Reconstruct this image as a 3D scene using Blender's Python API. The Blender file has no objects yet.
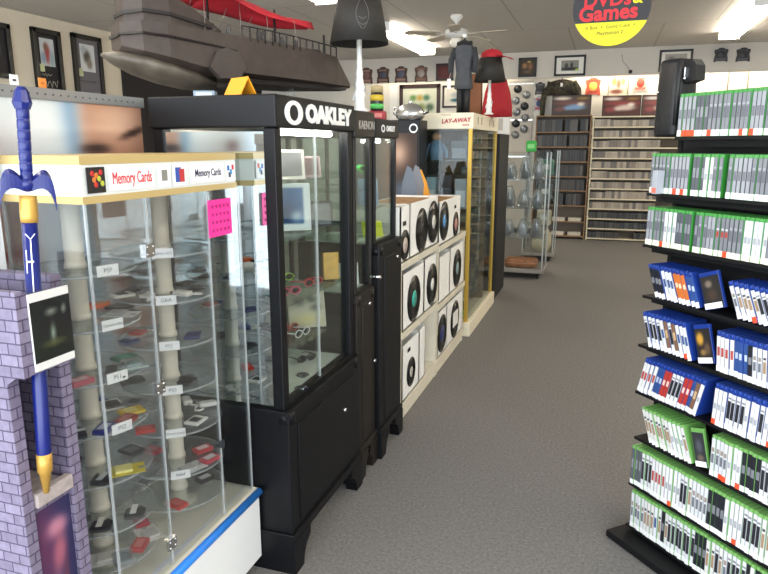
import bpy, bmesh, math, random
from mathutils import Matrix, Vector, Euler
random.seed(7)
PI = math.pi
S = bpy.context.scene
COL = S.collection

# ------------------------------------------------------------------ materials
def lin(c):
    return tuple((x/12.92 if x <= .04045 else ((x+.055)/1.055)**2.4) for x in c)
def hexc(h):
    h = h.lstrip('#')
    return lin(tuple(int(h[i:i+2], 16)/255 for i in (0, 2, 4)))
MC = {}
def mat(h, rough=.5, metal=0., spec=.5, noise=0., nscale=20., bump=0., emit=0., name=None):
    key = (h, rough, metal, spec, noise, nscale, bump, emit)
    if key in MC: return MC[key]
    m = bpy.data.materials.new(name or 'mat_' + h.strip('#'))
    m.use_nodes = True
    nt = m.node_tree; b = nt.nodes['Principled BSDF']
    c = hexc(h)
    b.inputs['Base Color'].default_value = (*c, 1)
    b.inputs['Roughness'].default_value = rough
    b.inputs['Metallic'].default_value = metal
    b.inputs['Specular IOR Level'].default_value = spec
    if emit:
        b.inputs['Emission Color'].default_value = (*c, 1)
        b.inputs['Emission Strength'].default_value = emit
    if noise or bump:
        tc = nt.nodes.new('ShaderNodeTexCoord'); n = nt.nodes.new('ShaderNodeTexNoise')
        n.inputs['Scale'].default_value = nscale; n.inputs['Detail'].default_value = 4
        nt.links.new(tc.outputs['Object'], n.inputs['Vector'])
        if noise:
            r = nt.nodes.new('ShaderNodeValToRGB')
            r.color_ramp.elements[0].position = .3; r.color_ramp.elements[1].position = .7
            r.color_ramp.elements[0].color = (*[max(0, x*(1-noise)) for x in c], 1)
            r.color_ramp.elements[1].color = (*[min(1, x*(1+noise)) for x in c], 1)
            nt.links.new(n.outputs['Fac'], r.inputs['Fac']); nt.links.new(r.outputs['Color'], b.inputs['Base Color'])
        if bump:
            bp = nt.nodes.new('ShaderNodeBump'); bp.inputs['Strength'].default_value = bump
            bp.inputs['Distance'].default_value = .01
            nt.links.new(n.outputs['Fac'], bp.inputs['Height']); nt.links.new(bp.outputs['Normal'], b.inputs['Normal'])
    MC[key] = m
    return m
def glass_mat(name, tint='#f2f7f5', refl=.09, milky=0.):
    m = bpy.data.materials.new(name); m.use_nodes = True
    nt = m.node_tree; nt.nodes.clear()
    o = nt.nodes.new('ShaderNodeOutputMaterial'); t = nt.nodes.new('ShaderNodeBsdfTransparent')
    t.inputs['Color'].default_value = (*hexc(tint), 1)
    g = nt.nodes.new('ShaderNodeBsdfGlossy'); g.inputs['Roughness'].default_value = .03
    f = nt.nodes.new('ShaderNodeFresnel'); f.inputs['IOR'].default_value = 1.35
    ad = nt.nodes.new('ShaderNodeMath'); ad.operation = 'MULTIPLY_ADD'
    ad.inputs[1].default_value = .35; ad.inputs[2].default_value = refl*.3
    nt.links.new(f.outputs['Fac'], ad.inputs[0])
    mx = nt.nodes.new('ShaderNodeMixShader')
    nt.links.new(ad.outputs[0], mx.inputs['Fac'])
    src = t
    if milky:
        d = nt.nodes.new('ShaderNodeBsdfDiffuse'); d.inputs['Color'].default_value = (.75, .78, .78, 1)
        mm = nt.nodes.new('ShaderNodeMixShader'); mm.inputs['Fac'].default_value = milky
        nt.links.new(t.outputs[0], mm.inputs[1]); nt.links.new(d.outputs[0], mm.inputs[2]); src = mm
    nt.links.new(src.outputs[0], mx.inputs[1]); nt.links.new(g.outputs[0], mx.inputs[2])
    nt.links.new(mx.outputs[0], o.inputs['Surface'])
    return m
GLASS = glass_mat('clear_glass', '#f8fbfa', .03)
ACRYL = glass_mat('clear_acrylic', '#f2f5f5', .04, .12)
GSHELF = glass_mat('shelf_glass', '#ecf5f0', .06, .025)
TRAY = glass_mat('tray_acrylic', '#f8fbfb', .04, .07)
POLY = glass_mat('clear_plastic_wrap', '#e8ecee', .3, .22)
def brick_mat(name, c1, c2, mortar, w, h, msize, swap):
    m = bpy.data.materials.new(name); m.use_nodes = True
    nt = m.node_tree; b = nt.nodes['Principled BSDF']
    tc = nt.nodes.new('ShaderNodeTexCoord'); sp = nt.nodes.new('ShaderNodeSeparateXYZ'); cb = nt.nodes.new('ShaderNodeCombineXYZ')
    ad = nt.nodes.new('ShaderNodeMath'); ad.operation = 'ADD'
    nt.links.new(tc.outputs['Object'], sp.inputs[0])
    nt.links.new(sp.outputs['X'], ad.inputs[0]); nt.links.new(sp.outputs['Y'], ad.inputs[1])
    if swap: nt.links.new(ad.outputs[0], cb.inputs['X']); nt.links.new(sp.outputs['Z'], cb.inputs['Y'])
    else: nt.links.new(sp.outputs['X'], cb.inputs['X']); nt.links.new(sp.outputs['Y'], cb.inputs['Y'])
    br = nt.nodes.new('ShaderNodeTexBrick')
    br.inputs['Scale'].default_value = 1; br.inputs['Brick Width'].default_value = w; br.inputs['Row Height'].default_value = h
    br.inputs['Mortar Size'].default_value = msize; br.inputs['Mortar Smooth'].default_value = .3
    br.inputs['Color1'].default_value = (*hexc(c1), 1); br.inputs['Color2'].default_value = (*hexc(c2), 1); br.inputs['Mortar'].default_value = (*hexc(mortar), 1)
    nt.links.new(cb.outputs[0], br.inputs['Vector']); 
    n = nt.nodes.new('ShaderNodeTexNoise'); n.inputs['Scale'].default_value = 60
    nt.links.new(tc.outputs['Object'], n.inputs['Vector'])
    mx = nt.nodes.new('ShaderNodeMix'); mx.data_type = 'RGBA'; mx.blend_type = 'OVERLAY'; mx.inputs[0].default_value = .35
    nt.links.new(br.outputs['Color'], mx.inputs[6]); nt.links.new(n.outputs['Fac'], mx.inputs[7])
    nt.links.new(mx.outputs[2], b.inputs['Base Color']); b.inputs['Roughness'].default_value = .7
    return m

BLACK = mat('#08090d', .45, spec=.3, noise=.15, nscale=8)
BLACKM = mat('#141416', .6)
BROWNBLK = mat('#1d1915', .45, spec=.35)
WHITE = mat('#efeeea', .5)
PAPER = mat('#f4f4f2', .7)
CREAM = mat('#e9dcae', .5)
GOLD = mat('#b9953a', .38, .25)
TAN = mat('#c9b27c', .45)
CHROME = mat('#d8d8d8', .2, 1.)
POLE = mat('#ece3cf', .4)
MIRROR = mat('#dfe6e6', .02, 1.)
WOOD = mat('#8c6a48', .55, noise=.25, nscale=14)
DARKWOOD = mat('#4c3626', .5, noise=.2, nscale=14)

# ------------------------------------------------------------------ mesh building
class MB:
    def __init__(s): s.v = []; s.f = []; s.m = []; s.sm = []
    def add(s, vs, fs, mi=0, M=None, smooth=False):
        o = len(s.v)
        for p in vs:
            p = Vector(p)
            s.v.append(tuple(M @ p) if M is not None else tuple(p))
        for f in fs: s.f.append(tuple(i+o for i in f)); s.m.append(mi); s.sm.append(smooth)
        return s
    def box(s, x0, x1, y0, y1, z0, z1, mi=0, M=None, bev=0.):
        if bev > 0:
            bm = bmesh.new()
            bmesh.ops.create_cube(bm, size=1, matrix=Matrix.Translation(((x0+x1)/2, (y0+y1)/2, (z0+z1)/2)) @ Matrix.Diagonal((x1-x0, y1-y0, z1-z0, 1)))
            bmesh.ops.bevel(bm, geom=list(bm.edges), offset=min(bev, .45*min(x1-x0, y1-y0, z1-z0)), segments=2, affect='EDGES', profile=.5)
            bm.verts.index_update()
            s.add([v.co.copy() for v in bm.verts], [[v.index for v in f.verts] for f in bm.faces], mi, M); bm.free(); return s
        v = [(x0, y0, z0), (x1, y0, z0), (x1, y1, z0), (x0, y1, z0), (x0, y0, z1), (x1, y0, z1), (x1, y1, z1), (x0, y1, z1)]
        return s.add(v, [(0, 3, 2, 1), (4, 5, 6, 7), (0, 1, 5, 4), (1, 2, 6, 5), (2, 3, 7, 6), (3, 0, 4, 7)], mi, M)
    def cyl(s, p0, p1, r0, r1=None, n=16, mi=0, M=None, smooth=True, caps=True):
        r1 = r0 if r1 is None else r1
        p0 = Vector(p0); p1 = Vector(p1); d = (p1-p0).normalized()
        a = d.orthogonal().normalized(); b = d.cross(a)
        vs = []
        for i in range(n):
            t = 2*PI*i/n; e = a*math.cos(t)+b*math.sin(t)
            vs.append(p0+e*r0); vs.append(p1+e*r1)
        s.add(vs, [(2*i, 2*((i+1) % n), 2*((i+1) % n)+1, 2*i+1) for i in range(n)], mi, M, smooth)
        if caps:
            s.add([vs[2*i] for i in range(n)], [tuple(range(n-1, -1, -1))], mi, M)
            s.add([vs[2*i+1] for i in range(n)], [tuple(range(n))], mi, M)
        return s
    def lathe(s, prof, n=24, c=(0, 0, 0), mi=0, M=None, smooth=True):
        vs = []
        for r, z in prof:
            for i in range(n):
                t = 2*PI*i/n; vs.append((c[0]+r*math.cos(t), c[1]+r*math.sin(t), c[2]+z))
        fs = []
        for k in range(len(prof)-1):
            for i in range(n):
                j = (i+1) % n; fs.append((k*n+i, k*n+j, (k+1)*n+j, (k+1)*n+i))
        return s.add(vs, fs, mi, M, smooth)
    def prism(s, pts, y0, y1, mi=0, M=None):     # polygon in x,z extruded along y
        n = len(pts)
        vs = [(x, y0, z) for x, z in pts]+[(x, y1, z) for x, z in pts]
        return s.add(vs, [tuple(range(n)), tuple(range(2*n-1, n-1, -1))]+[(i, i+n, (i+1) % n+n, (i+1) % n) for i in range(n)], mi, M)
    def tube(s, pts, r, n=8, mi=0, M=None):
        pts = [Vector(p) for p in pts]; rr = r if isinstance(r, (list, tuple)) else [r]*len(pts)
        rings = []
        for i, p in enumerate(pts):
            d = (pts[min(i+1, len(pts)-1)]-pts[max(i-1, 0)]).normalized()
            up = Vector((0, 0, 1)) if abs(d.z) < .9 else Vector((1, 0, 0))
            a = d.cross(up).normalized(); b = a.cross(d)
            rings.append([p+(a*math.cos(2*PI*k/n)+b*math.sin(2*PI*k/n))*rr[i] for k in range(n)])
        vs = [v for g in rings for v in g]
        fs = [(i*n+k, i*n+(k+1) % n, (i+1)*n+(k+1) % n, (i+1)*n+k) for i in range(len(pts)-1) for k in range(n)]
        fs += [tuple(range(n-1, -1, -1)), tuple((len(pts)-1)*n+k for k in range(n))]
        return s.add(vs, fs, mi, M, True)
    def sphere(s, c, r, n=14, mi=0, M=None, sc=(1, 1, 1)):
        k = 8; vs = []; fs = []
        for i in range(k+1):
            th = PI*i/k
            for j in range(n):
                ph = 2*PI*j/n
                vs.append((c[0]+r*sc[0]*math.sin(th)*math.cos(ph), c[1]+r*sc[1]*math.sin(th)*math.sin(ph), c[2]+r*sc[2]*math.cos(th)))
        for i in range(k):
            for j in range(n): fs.append((i*n+j, (i+1)*n+j, (i+1)*n+(j+1) % n, i*n+(j+1) % n))
        return s.add(vs, fs, mi, M, True)
    def loft(s, rings, mi=0, M=None, smooth=False, close=True):
        n = len(rings[0]); vs = [v for r in rings for v in r]; fs = []
        for k in range(len(rings)-1):
            for i in range(n if close else n-1):
                j = (i+1) % n; fs.append((k*n+i, k*n+j, (k+1)*n+j, (k+1)*n+i))
        if close: fs += [tuple(range(n-1, -1, -1)), tuple((len(rings)-1)*n+i for i in range(n))]
        return s.add(vs, fs, mi, M, smooth)
    def mesh(s, name, mats):
        me = bpy.data.meshes.new(name); me.from_pydata(s.v, [], s.f)
        for m in (mats if isinstance(mats, (list, tuple)) else [mats]): me.materials.append(m)
        me.polygons.foreach_set('material_index', s.m); me.polygons.foreach_set('use_smooth', s.sm)
        bm = bmesh.new(); bm.from_mesh(me); bmesh.ops.remove_doubles(bm, verts=bm.verts, dist=1e-6)
        bmesh.ops.recalc_face_normals(bm, faces=bm.faces); bm.to_mesh(me); bm.free()
        me.update(); return me
    def build(s, name, mats, parent=None, label=None):
        o = bpy.data.objects.new(name, s.mesh(name, mats)); COL.objects.link(o)
        if parent is not None: o.parent = parent
        if label: o['label'] = label
        return o
def tag(o, label, cat, group=None):
    o['label'] = label; o['category'] = cat
    if group: o['group'] = group
    return o
def thing(name, label, cat, loc=(0, 0, 0), rot=0, group=None):
    o = bpy.data.objects.new(name, None); COL.objects.link(o); o.empty_display_size = .05
    o.location = loc; o.rotation_euler = rot if isinstance(rot, (tuple, list, Euler)) else (0, 0, rot)
    return tag(o, label, cat, group)
def struct(name, mb, mats):
    o = mb.build(name, mats); o['kind'] = 'structure'; return o
def dup(root, loc, rot=None, label=None, group=None):
    r = root.copy(); COL.objects.link(r); r.location = loc
    if rot is not None: r.rotation_euler = rot if isinstance(rot, (tuple, list, Euler)) else (0, 0, rot)
    if label: r['label'] = label
    if group: r['group'] = group
    for ch in KIDS.get(root.name, []):
        c = ch.copy(); COL.objects.link(c); c.parent = r
        for g in KIDS.get(ch.name, []):
            d = g.copy(); COL.objects.link(d); d.parent = c
    return r
KIDS = {}
def index_kids(root):
    for o in [root]+list(root.children_recursive): KIDS[o.name] = list(o.children)
def text(body, size, m, M, name='lettering', parent=None, bold=0., ext=.0006, align='CENTER', sx=1., shear=0.):
    cu = bpy.data.curves.new('t', 'FONT'); cu.body = body; cu.size = size; cu.align_x = align; cu.align_y = 'CENTER'
    cu.extrude = ext; cu.offset = bold; cu.shear = shear; cu.resolution_u = 3
    o = bpy.data.objects.new('t', cu); COL.objects.link(o)
    bpy.context.view_layer.update()
    me = bpy.data.meshes.new_from_object(o.evaluated_get(bpy.context.evaluated_depsgraph_get()))
    bpy.data.objects.remove(o); bpy.data.curves.remove(cu)
    me.transform(M @ Matrix.Diagonal((sx, 1, 1, 1))); me.materials.clear(); me.materials.append(m)
    for p in me.polygons: p.material_index = 0
    me.name = name
    r = bpy.data.objects.new(name, me); COL.objects.link(r)
    if parent is not None: r.parent = parent
    return r
def frame(o, x, y):
    x = Vector(x).normalized(); y = Vector(y).normalized(); z = x.cross(y)
    return Matrix(((x.x, y.x, z.x, o[0]), (x.y, y.y, z.y, o[1]), (x.z, y.z, z.z, o[2]), (0, 0, 0, 1)))
def FX(x, y, z): return frame((x, y, z), (0, 1, 0), (0, 0, 1))      # a face looking towards the aisle (+x)
def FY(x, y, z): return frame((x, y, z), (1, 0, 0), (0, 0, 1))      # a face looking towards the shop front (-y)
PAINT = None
def printed(name, w, h, M, fn, parent=None, nx=40, ny=40, rough=.65):
    """a printed sheet: its picture is the ink on it"""
    global PAINT
    if PAINT is None: PAINT = {}
    if rough not in PAINT:
        m = bpy.data.materials.new('printed_ink'); m.use_nodes = True
        a = m.node_tree.nodes.new('ShaderNodeVertexColor'); a.layer_name = 'ink'
        b = m.node_tree.nodes['Principled BSDF']; m.node_tree.links.new(a.outputs['Color'], b.inputs['Base Color'])
        b.inputs['Roughness'].default_value = rough; PAINT[rough] = m
    vs = []; fs = []
    for j in range(ny+1):
        for i in range(nx+1): vs.append(tuple(M @ Vector((w*i/nx, h*j/ny, 0))))
    for j in range(ny):
        for i in range(nx): a = j*(nx+1)+i; fs.append((a, a+1, a+nx+2, a+nx+1))
    me = bpy.data.meshes.new(name); me.from_pydata(vs, [], fs); me.materials.append(PAINT[rough])
    ca = me.color_attributes.new('ink', 'FLOAT_COLOR', 'POINT')
    for j in range(ny+1):
        for i in range(nx+1):
            c = lin([min(1, max(0, q)) for q in fn(i/nx, j/ny)]); ca.data[j*(nx+1)+i].color = (*c, 1)
    o = bpy.data.objects.new(name, me); COL.objects.link(o)
    if parent is not None: o.parent = parent
    md = o.modifiers.new('thick', 'SOLIDIFY'); md.thickness = .001; md.offset = -1
    return o
def mixc(a, b, t): t = min(1, max(0, t)); return tuple(x*(1-t)+y*t for x, y in zip(a, b))
def rgb(h): h = h.lstrip('#'); return tuple(int(h[i:i+2], 16)/255 for i in (0, 2, 4))
def blob(u, v, cu, cv, ru, rv, p=2.):
    d = ((u-cu)/ru)**2+((v-cv)/rv)**2
    return math.exp(-d**(p/2))

# ------------------------------------------------------------------ room shell
CZ = 3.18
mfl = mat('#7d7a77', .95, spec=.15, noise=.42, nscale=75, bump=.6, name='carpet')
mce = mat('#a5a29f', .9, spec=.1, noise=.04, nscale=3)
# carpet with finer flecks
nt = mfl.node_tree; nn = [n for n in nt.nodes if n.type == 'TEX_NOISE'][0]; nn.inputs['Detail'].default_value = 9; nn.inputs['Roughness'].default_value = .75
mceil = brick_mat('ceiling_board', '#d2cec8', '#d4d0ca', '#b4b0aa', 1.22, 2.44, .012, False)
mwall = mat('#c9c4b8', .85, noise=.03, nscale=2)
mwallw = mat('#e9e6dc', .8, noise=.03, nscale=2)
struct('floor', MB().box(-6.95, 4.6, -2.2, 12.6, -.1, 0), mfl)
struct('ceiling', MB().box(-6.95, 4.6, -2.2, 12.6, CZ, CZ+.1), mceil)
struct('wall_left', MB().box(-6.95, -6.8, -2.2, 12.6, 0, CZ), mat('#ded5c2', .85, noise=.03, nscale=2))
struct('wall_right', MB().box(4.5, 4.6, -2.2, 12.6, 0, CZ), mwallw)
struct('wall_back', MB().box(-6.8, 4.5, 12.34, 12.6, 0, CZ), mwallw)
struct('trim_soffit', MB().box(-6.8, 4.5, 11.98, 12.03, 2.745, CZ), mat('#cfcbc3', .85, noise=.03, nscale=2))
struct('trim_dark_panel', MB().box(-6.8, -6.76, 8.2, 12.3, .1, 3.12), mat('#231f22', .7))
struct('baseboard_back', MB().box(-6.8, 4.5, 12.32, 12.34, 0, .1), BLACKM)
# ------------------------------------------------------------------ ceiling lights and fan
TUBE = mat('#fff3e0', .4, emit=14.0)
def light_fixture(label, loc, L=2.44):
    t = thing('fluorescent_light', label, 'ceiling light', loc, 0, 'fluorescent strip lights')
    MB().box(-.11, .11, -L/2, L/2, -.05, 0, bev=.01).prism([(-.03, -.05), (.03, -.05), (.0, -.075)], -L/2, L/2).build('housing', WHITE, t)
    ln = MB().prism([(-.13, -.05), (-.125, -.085), (-.09, -.105), (.09, -.105), (.125, -.085), (.13, -.05)], -L/2+.02, L/2-.02)
    ln.build('lens', TUBE, t)
    for e in (-1, 1): MB().box(-.135, .135, e*(L/2-.01)-.012, e*(L/2-.01)+.012, -.11, -.0, bev=.004).build('end_cap', WHITE, t)
    return t
f0 = light_fixture('fluorescent strip light on the ceiling left of the fan', (-2.92, 9.75, CZ))
index_kids(f0)
dup(f0, (1.53, 9.55, CZ), 0, 'fluorescent strip light on the ceiling above the game rack at upper right')
for x in (-2.92, 1.53):  # out-of-view fixtures, added to light the near part of the shop
    for y in (5.6, 1.6):
        dup(f0, (x, y, CZ), 0, 'unseen fluorescent strip light added on the near ceiling, '+('left' if x < 0 else 'right')+' row, '+('second' if y > 3 else 'third')+' from the back')

fan = thing('ceiling_fan', 'white five-bladed ceiling fan hanging near the left strip light', 'ceiling fan', (-1.87, 8.4, CZ))
MB().lathe([(0, 0), (.07, 0), (.075, -.03), (.03, -.08), (.012, -.09), (.012, -.16), (.0, -.16)]).build('canopy_rod', WHITE, fan)
MB().lathe([(.0, -.15), (.06, -.15), (.135, -.175), (.14, -.235), (.09, -.265), (.0, -.27)]).build('motor', WHITE, fan)
MB().lathe([(0, -.27), (.06, -.275), (.075, -.32), (.055, -.37), (0, -.385)]).build('light_globe', mat('#fbf6ea', .3), fan)
for k in range(5):
    a = math.radians(-8+72*k); M = Matrix.Rotation(a, 4, 'Z') @ Matrix.Rotation(math.radians(9), 4, 'X')
    bl = MB().prism([(.2, -.055), (.28, -.065), (.62, -.07), (.645, -.04), (.645, .04), (.62, .07), (.28, .065), (.2, .055)], -.004, .004,
                    M=Matrix.Translation((0, 0, -.22)) @ M @ Matrix.Rotation(-PI/2, 4, 'X')).build('blade', mat('#c9beac', .5), fan)
    MB().box(.1, .25, -.02, .02, -.232, -.226, M=Matrix.Rotation(a, 4, 'Z')).build('blade_arm', WHITE, bl)

# ------------------------------------------------------------------ round hanging sign
sg = thing('hanging_sign', 'round black and yellow hanging sign about discs and games', 'sign', (-.035, 5.0, 2.53), math.radians(-1))
R = .254
def arc_poly(z0, z1, n=40):
    pts = []
    for i in range(n):
        t = 2*PI*i/n; x = R*math.cos(t); z = R*math.sin(t)
        pts.append((x, min(z1, max(z0, z))))
    out = []
    for x, z in pts:
        if abs(z-z0) < 1e-9 or abs(z-z1) < 1e-9:
            x = math.copysign(min(abs(x), math.sqrt(max(0, R*R-z*z))), x) if abs(x) > 0 else x
        out.append((x, z))
    return out
def seg_poly(z0, z1, n=24):
    import math as m_
    a0 = m_.asin(max(-1, z0/R)); a1 = m_.asin(min(1, z1/R))
    right = [(R*m_.cos(a0+(a1-a0)*i/n), R*m_.sin(a0+(a1-a0)*i/n)) for i in range(n+1)]
    left = [(-x, z) for x, z in reversed(right)]
    res = []
    for p in right+left:
        if not res or (abs(p[0]-res[-1][0])+abs(p[1]-res[-1][1])) > 1e-5: res.append(p)
    if abs(res[0][0]-res[-1][0])+abs(res[0][1]-res[-1][1]) < 1e-5: res.pop()
    return res
YEL = mat('#f7ee1c', .5)
sgb = MB().prism(seg_poly(-R, R), -.004, .010).build('board', mat('#2b2a2e', .5), sg)
MB().prism(seg_poly(-R*.999, -.098), -.0065, -.0042).build('yellow_segment', YEL, sg, 'yellow lower segment with small print')
RED = mat('#e2202c', .45)
text('DVDs', .125, RED, frame((-.03, -.006, .045), (1, 0, .02), (0, 0, 1)), 'lettering', sg, bold=.003, ext=.002)
text('Games', .135, RED, frame((-.02, -.006, -.04), (1, 0, .03), (0, 0, 1)), 'lettering', sg, bold=.004, ext=.002, sx=1.02)
text('&', .095, YEL, frame((.165, -.006, .045), (1, 0, 0), (0, 0, 1)), 'lettering', sg, bold=.003, ext=.002)
INK = mat('#4a4614', .6)
text('X Box  +  Game Cube  +', .032, INK, frame((0, -.0075, -.128), (1, 0, .03), (0, 0, 1)), 'small_print', sg, ext=.0004)
text('Playstation 2', .034, INK, frame((0, -.0075, -.168), (1, 0, .03), (0, 0, 1)), 'small_print', sg, ext=.0004)
MB().cyl((-.15, .003, .2), (-.15, .003, CZ-2.53), .0012, n=6).cyl((.15, .003, .2), (.15, .003, CZ-2.53), .0012, n=6).build('hanging_wire', CHROME, sg)

# ------------------------------------------------------------------ memory card case
mc = thing('memory_card_case', 'clear acrylic display case of memory cards with a cream lettered header', 'display case', (-1.4, 1.6, 0))
L = lambda x, y: (x+1.4, y-1.6)
XF = -1.175
foot = [(XF, 1.25), (XF, 1.95), (-1.53, 1.95), (-1.53, 1.36), (-1.45, 1.270)]
def slab(mb, pts, z0, z1, mi=0):
    P = [L(*p) for p in pts]; n = len(P)
    mb.add([(x, y, z0) for x, y in P]+[(x, y, z1) for x, y in P],
           [tuple(range(n)), tuple(range(2*n-1, n-1, -1))]+[(i, (i+1) % n, (i+1) % n+n, i+n) for i in range(n)], mi)
    return mb
def inset(pts, d):
    cx = sum(p[0] for p in pts)/len(pts); cy = sum(p[1] for p in pts)/len(pts)
    return [(p[0]+(cx-p[0])*d, p[1]+(cy-p[1])*d) for p in pts]
hp = [(XF, 1.25), (XF, 1.935), (-1.22, 1.955), (-1.53, 1.955), (-1.53, 1.36), (-1.45, 1.270)]
slab(MB(), hp, 1.463, 1.573).build('header', mat('#e4e6e2', .5), mc)
tr = MB(); slab(tr, inset(hp, -.012), 1.463, 1.481); slab(tr, inset(hp, -.012), 1.556, 1.577)
tr.build('header_trim', mat('#c8ae74', .45, .1), mc, 'gold edging of the header')
XX = XF+.0045+1.4
def strip(y0, y1, z0, z1, m, name='header_sign', t=.001, x=None):
    xx = XX if x is None else x
    return MB().box(xx-t, xx+t, y0-1.6, y1-1.6, z0, z1).build(name, m, mc)
def hg(y0, y1, m, name='header_sign'): return strip(y0, y1, 1.490, 1.548, m, name)
s1 = hg(1.335, 1.505, PAPER)
text('Memory Cards', .043, mat('#d8242c', .5), FX(XX+.0016, 1.423-1.6, 1.519), 'lettering', mc, bold=0, sx=.58)
s2 = hg(1.675, 1.862, PAPER)
text('Memory Cards', .031, mat('#2d2450', .5), FX(XX+.0013, 1.770-1.6, 1.519), 'lettering', mc, bold=.0003, sx=.75)
lg = strip(1.262, 1.322, 1.488, 1.550, mat('#262220', .5), 'header_picture')
q = MB()
for i, (yy, zz, c) in enumerate([(1.28, 1.535, 0), (1.293, 1.53, 1), (1.308, 1.537, 0), (1.285, 1.52, 1), (1.302, 1.522, 2), (1.312, 1.51, 2), (1.29, 1.508, 0)]):
    q.sphere((XX+.001, yy-1.6, zz), .007, 10, c, sc=(.15, 1, 1))
q.build('picture_mark', [mat('#c8302c'), mat('#d87830'), mat('#b8c040')], lg)
pc = strip(1.525, 1.582, 1.488, 1.550, PAPER, 'header_picture')
MB().box(XX+.001, XX+.002, 1.542-1.6, 1.566-1.6, 1.505, 1.535, M=None).build('picture_mark', mat('#8b8880'), pc)
pb = strip(1.592, 1.655, 1.488, 1.550, PAPER, 'header_picture')
MB().box(XX+.001, XX+.002, .004, .03, 1.498, 1.54).box(XX+.0015, XX+.0024, .022, .045, 1.498, 1.535, 1).build('picture_mark', [mat('#3a58a8'), mat('#c03838')], pb)
pl = strip(1.868, 1.928, 1.488, 1.550, PAPER, 'header_picture')
q = MB()
for yy, zz, c in [(1.885, 1.53, 0), (1.90, 1.517, 1), (1.912, 1.532, 2), (1.892, 1.508, 3)]: q.box(XX+.001, XX+.002, yy-1.606, yy-1.594, zz-.008, zz+.008, c)
q.build('picture_mark', [mat('#3070c0'), mat('#50a0d8'), mat('#d03038'), mat('#404050')], pl)
# glazed sides
pane_pts = foot
def pane(p, q, z0, z1, name='glass_pane', th=.005, m=ACRYL):
    a = Vector((*L(*p), 0)); b = Vector((*L(*q), 0)); d = (b-a); n = Vector((d.y, -d.x, 0)).normalized()*th/2
    mb = MB(); mb.add([a+n+Vector((0, 0, z0)), b+n+Vector((0, 0, z0)), b-n+Vector((0, 0, z0)), a-n+Vector((0, 0, z0)),
                       a+n+Vector((0, 0, z1)), b+n+Vector((0, 0, z1)), b-n+Vector((0, 0, z1)), a-n+Vector((0, 0, z1))],
                      [(0, 3, 2, 1), (4, 5, 6, 7), (0, 1, 5, 4), (1, 2, 6, 5), (2, 3, 7, 6), (3, 0, 4, 7)])
    return mb.build(name, m, mc)
ym = 1.47
PANE = glass_mat('acrylic_pane', '#fafbfb', .02, .0)
for p, q in [((XF, 1.255), (XF, ym-.003)), ((XF, ym+.003), (XF, 1.755)), ((XF, 1.765), (XF, 1.945)), ((XF-.004, 1.95), (-1.52, 1.95)), ((-1.45, 1.270), (XF-.003, 1.250)), ((-1.53, 1.36), (-1.452, 1.272))]:
    pane(p, q, .345, 1.463, m=PANE)
edge = glass_mat('acrylic_edge', '#f6f8f8', .05, .30)
for p in [(XF, 1.25), (XF, 1.76), (XF, ym), (XF, 1.95), (-1.45, 1.270)]:
    x, y = L(*p); MB().box(x-.0028, x+.0028, y-.0028, y+.0028, .345, 1.463).build('corner_strip', edge, mc)
for z in (1.32, .92, .42):
    h = MB().box(.222, .232, -.150, -.112, z-.018, z+.018)
    for dy in (-.143, -.119):
        for dz in (-.01, .01): h.sphere((.232, dy, z+dz), .003, 8)
    h.build('hinge', CHROME, mc)
MB().box(.222, .236, .155, .168, .60, .625).build('lock', mat('#303236'), mc)
b_ = MB(); slab(b_, [(XF+.02, 1.17), (XF+.02, 1.962), (-1.56, 1.962), (-1.56, 1.17)], .06, .33)
b_.build('counter_base', mat('#e8e9e8', .45), mc)
slab(MB(), [(XF+.018, 1.17), (XF+.018, 1.962), (-1.56, 1.962), (-1.56, 1.17)], .330, .345).build('counter_top', mat('#d9d5c4', .4), mc)
MB().tube([(XF+1.422, 1.17-1.6, .331), (XF+1.422, 1.962-1.6, .331)], .0155, 12).build('bumper_rail', mat('#2d80e0', .35), mc, 'bright blue bumper edge')
slab(MB(), [(XF-.05, 1.2), (XF-.05, 1.95), (-1.5, 1.95), (-1.5, 1.2)], 0, .06).build('plinth', BLACKM, mc)
MB().box(-.130, -.127, -.18, .36, .345, 1.463).build('back_pane', PANE, mc)

# pink note on the angled glass
pk = thing('sticky_note', 'hot pink note taped to the front glass of the memory card case', 'note', (0, 0, 0))
M = FX(XF+.0028, 1.758, 1.315)
MB().box(0, .135, 0, .118, 0, .0012, M=M).build('paper', mat('#f4369a', .6), pk)
q = MB()
random.seed(3)
for r in range(4):
    z = .096-.025*r; x = .02
    while x < .11:
        q.tube([(x+.002*k, z+.006*math.sin(k*2.1+r), .0018) for k in range(6)], .0008, 4, M=M); x += .022
q.build('handwriting', mat('#a8246c'), pk)
pk.location = (0, 0, 0)

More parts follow.
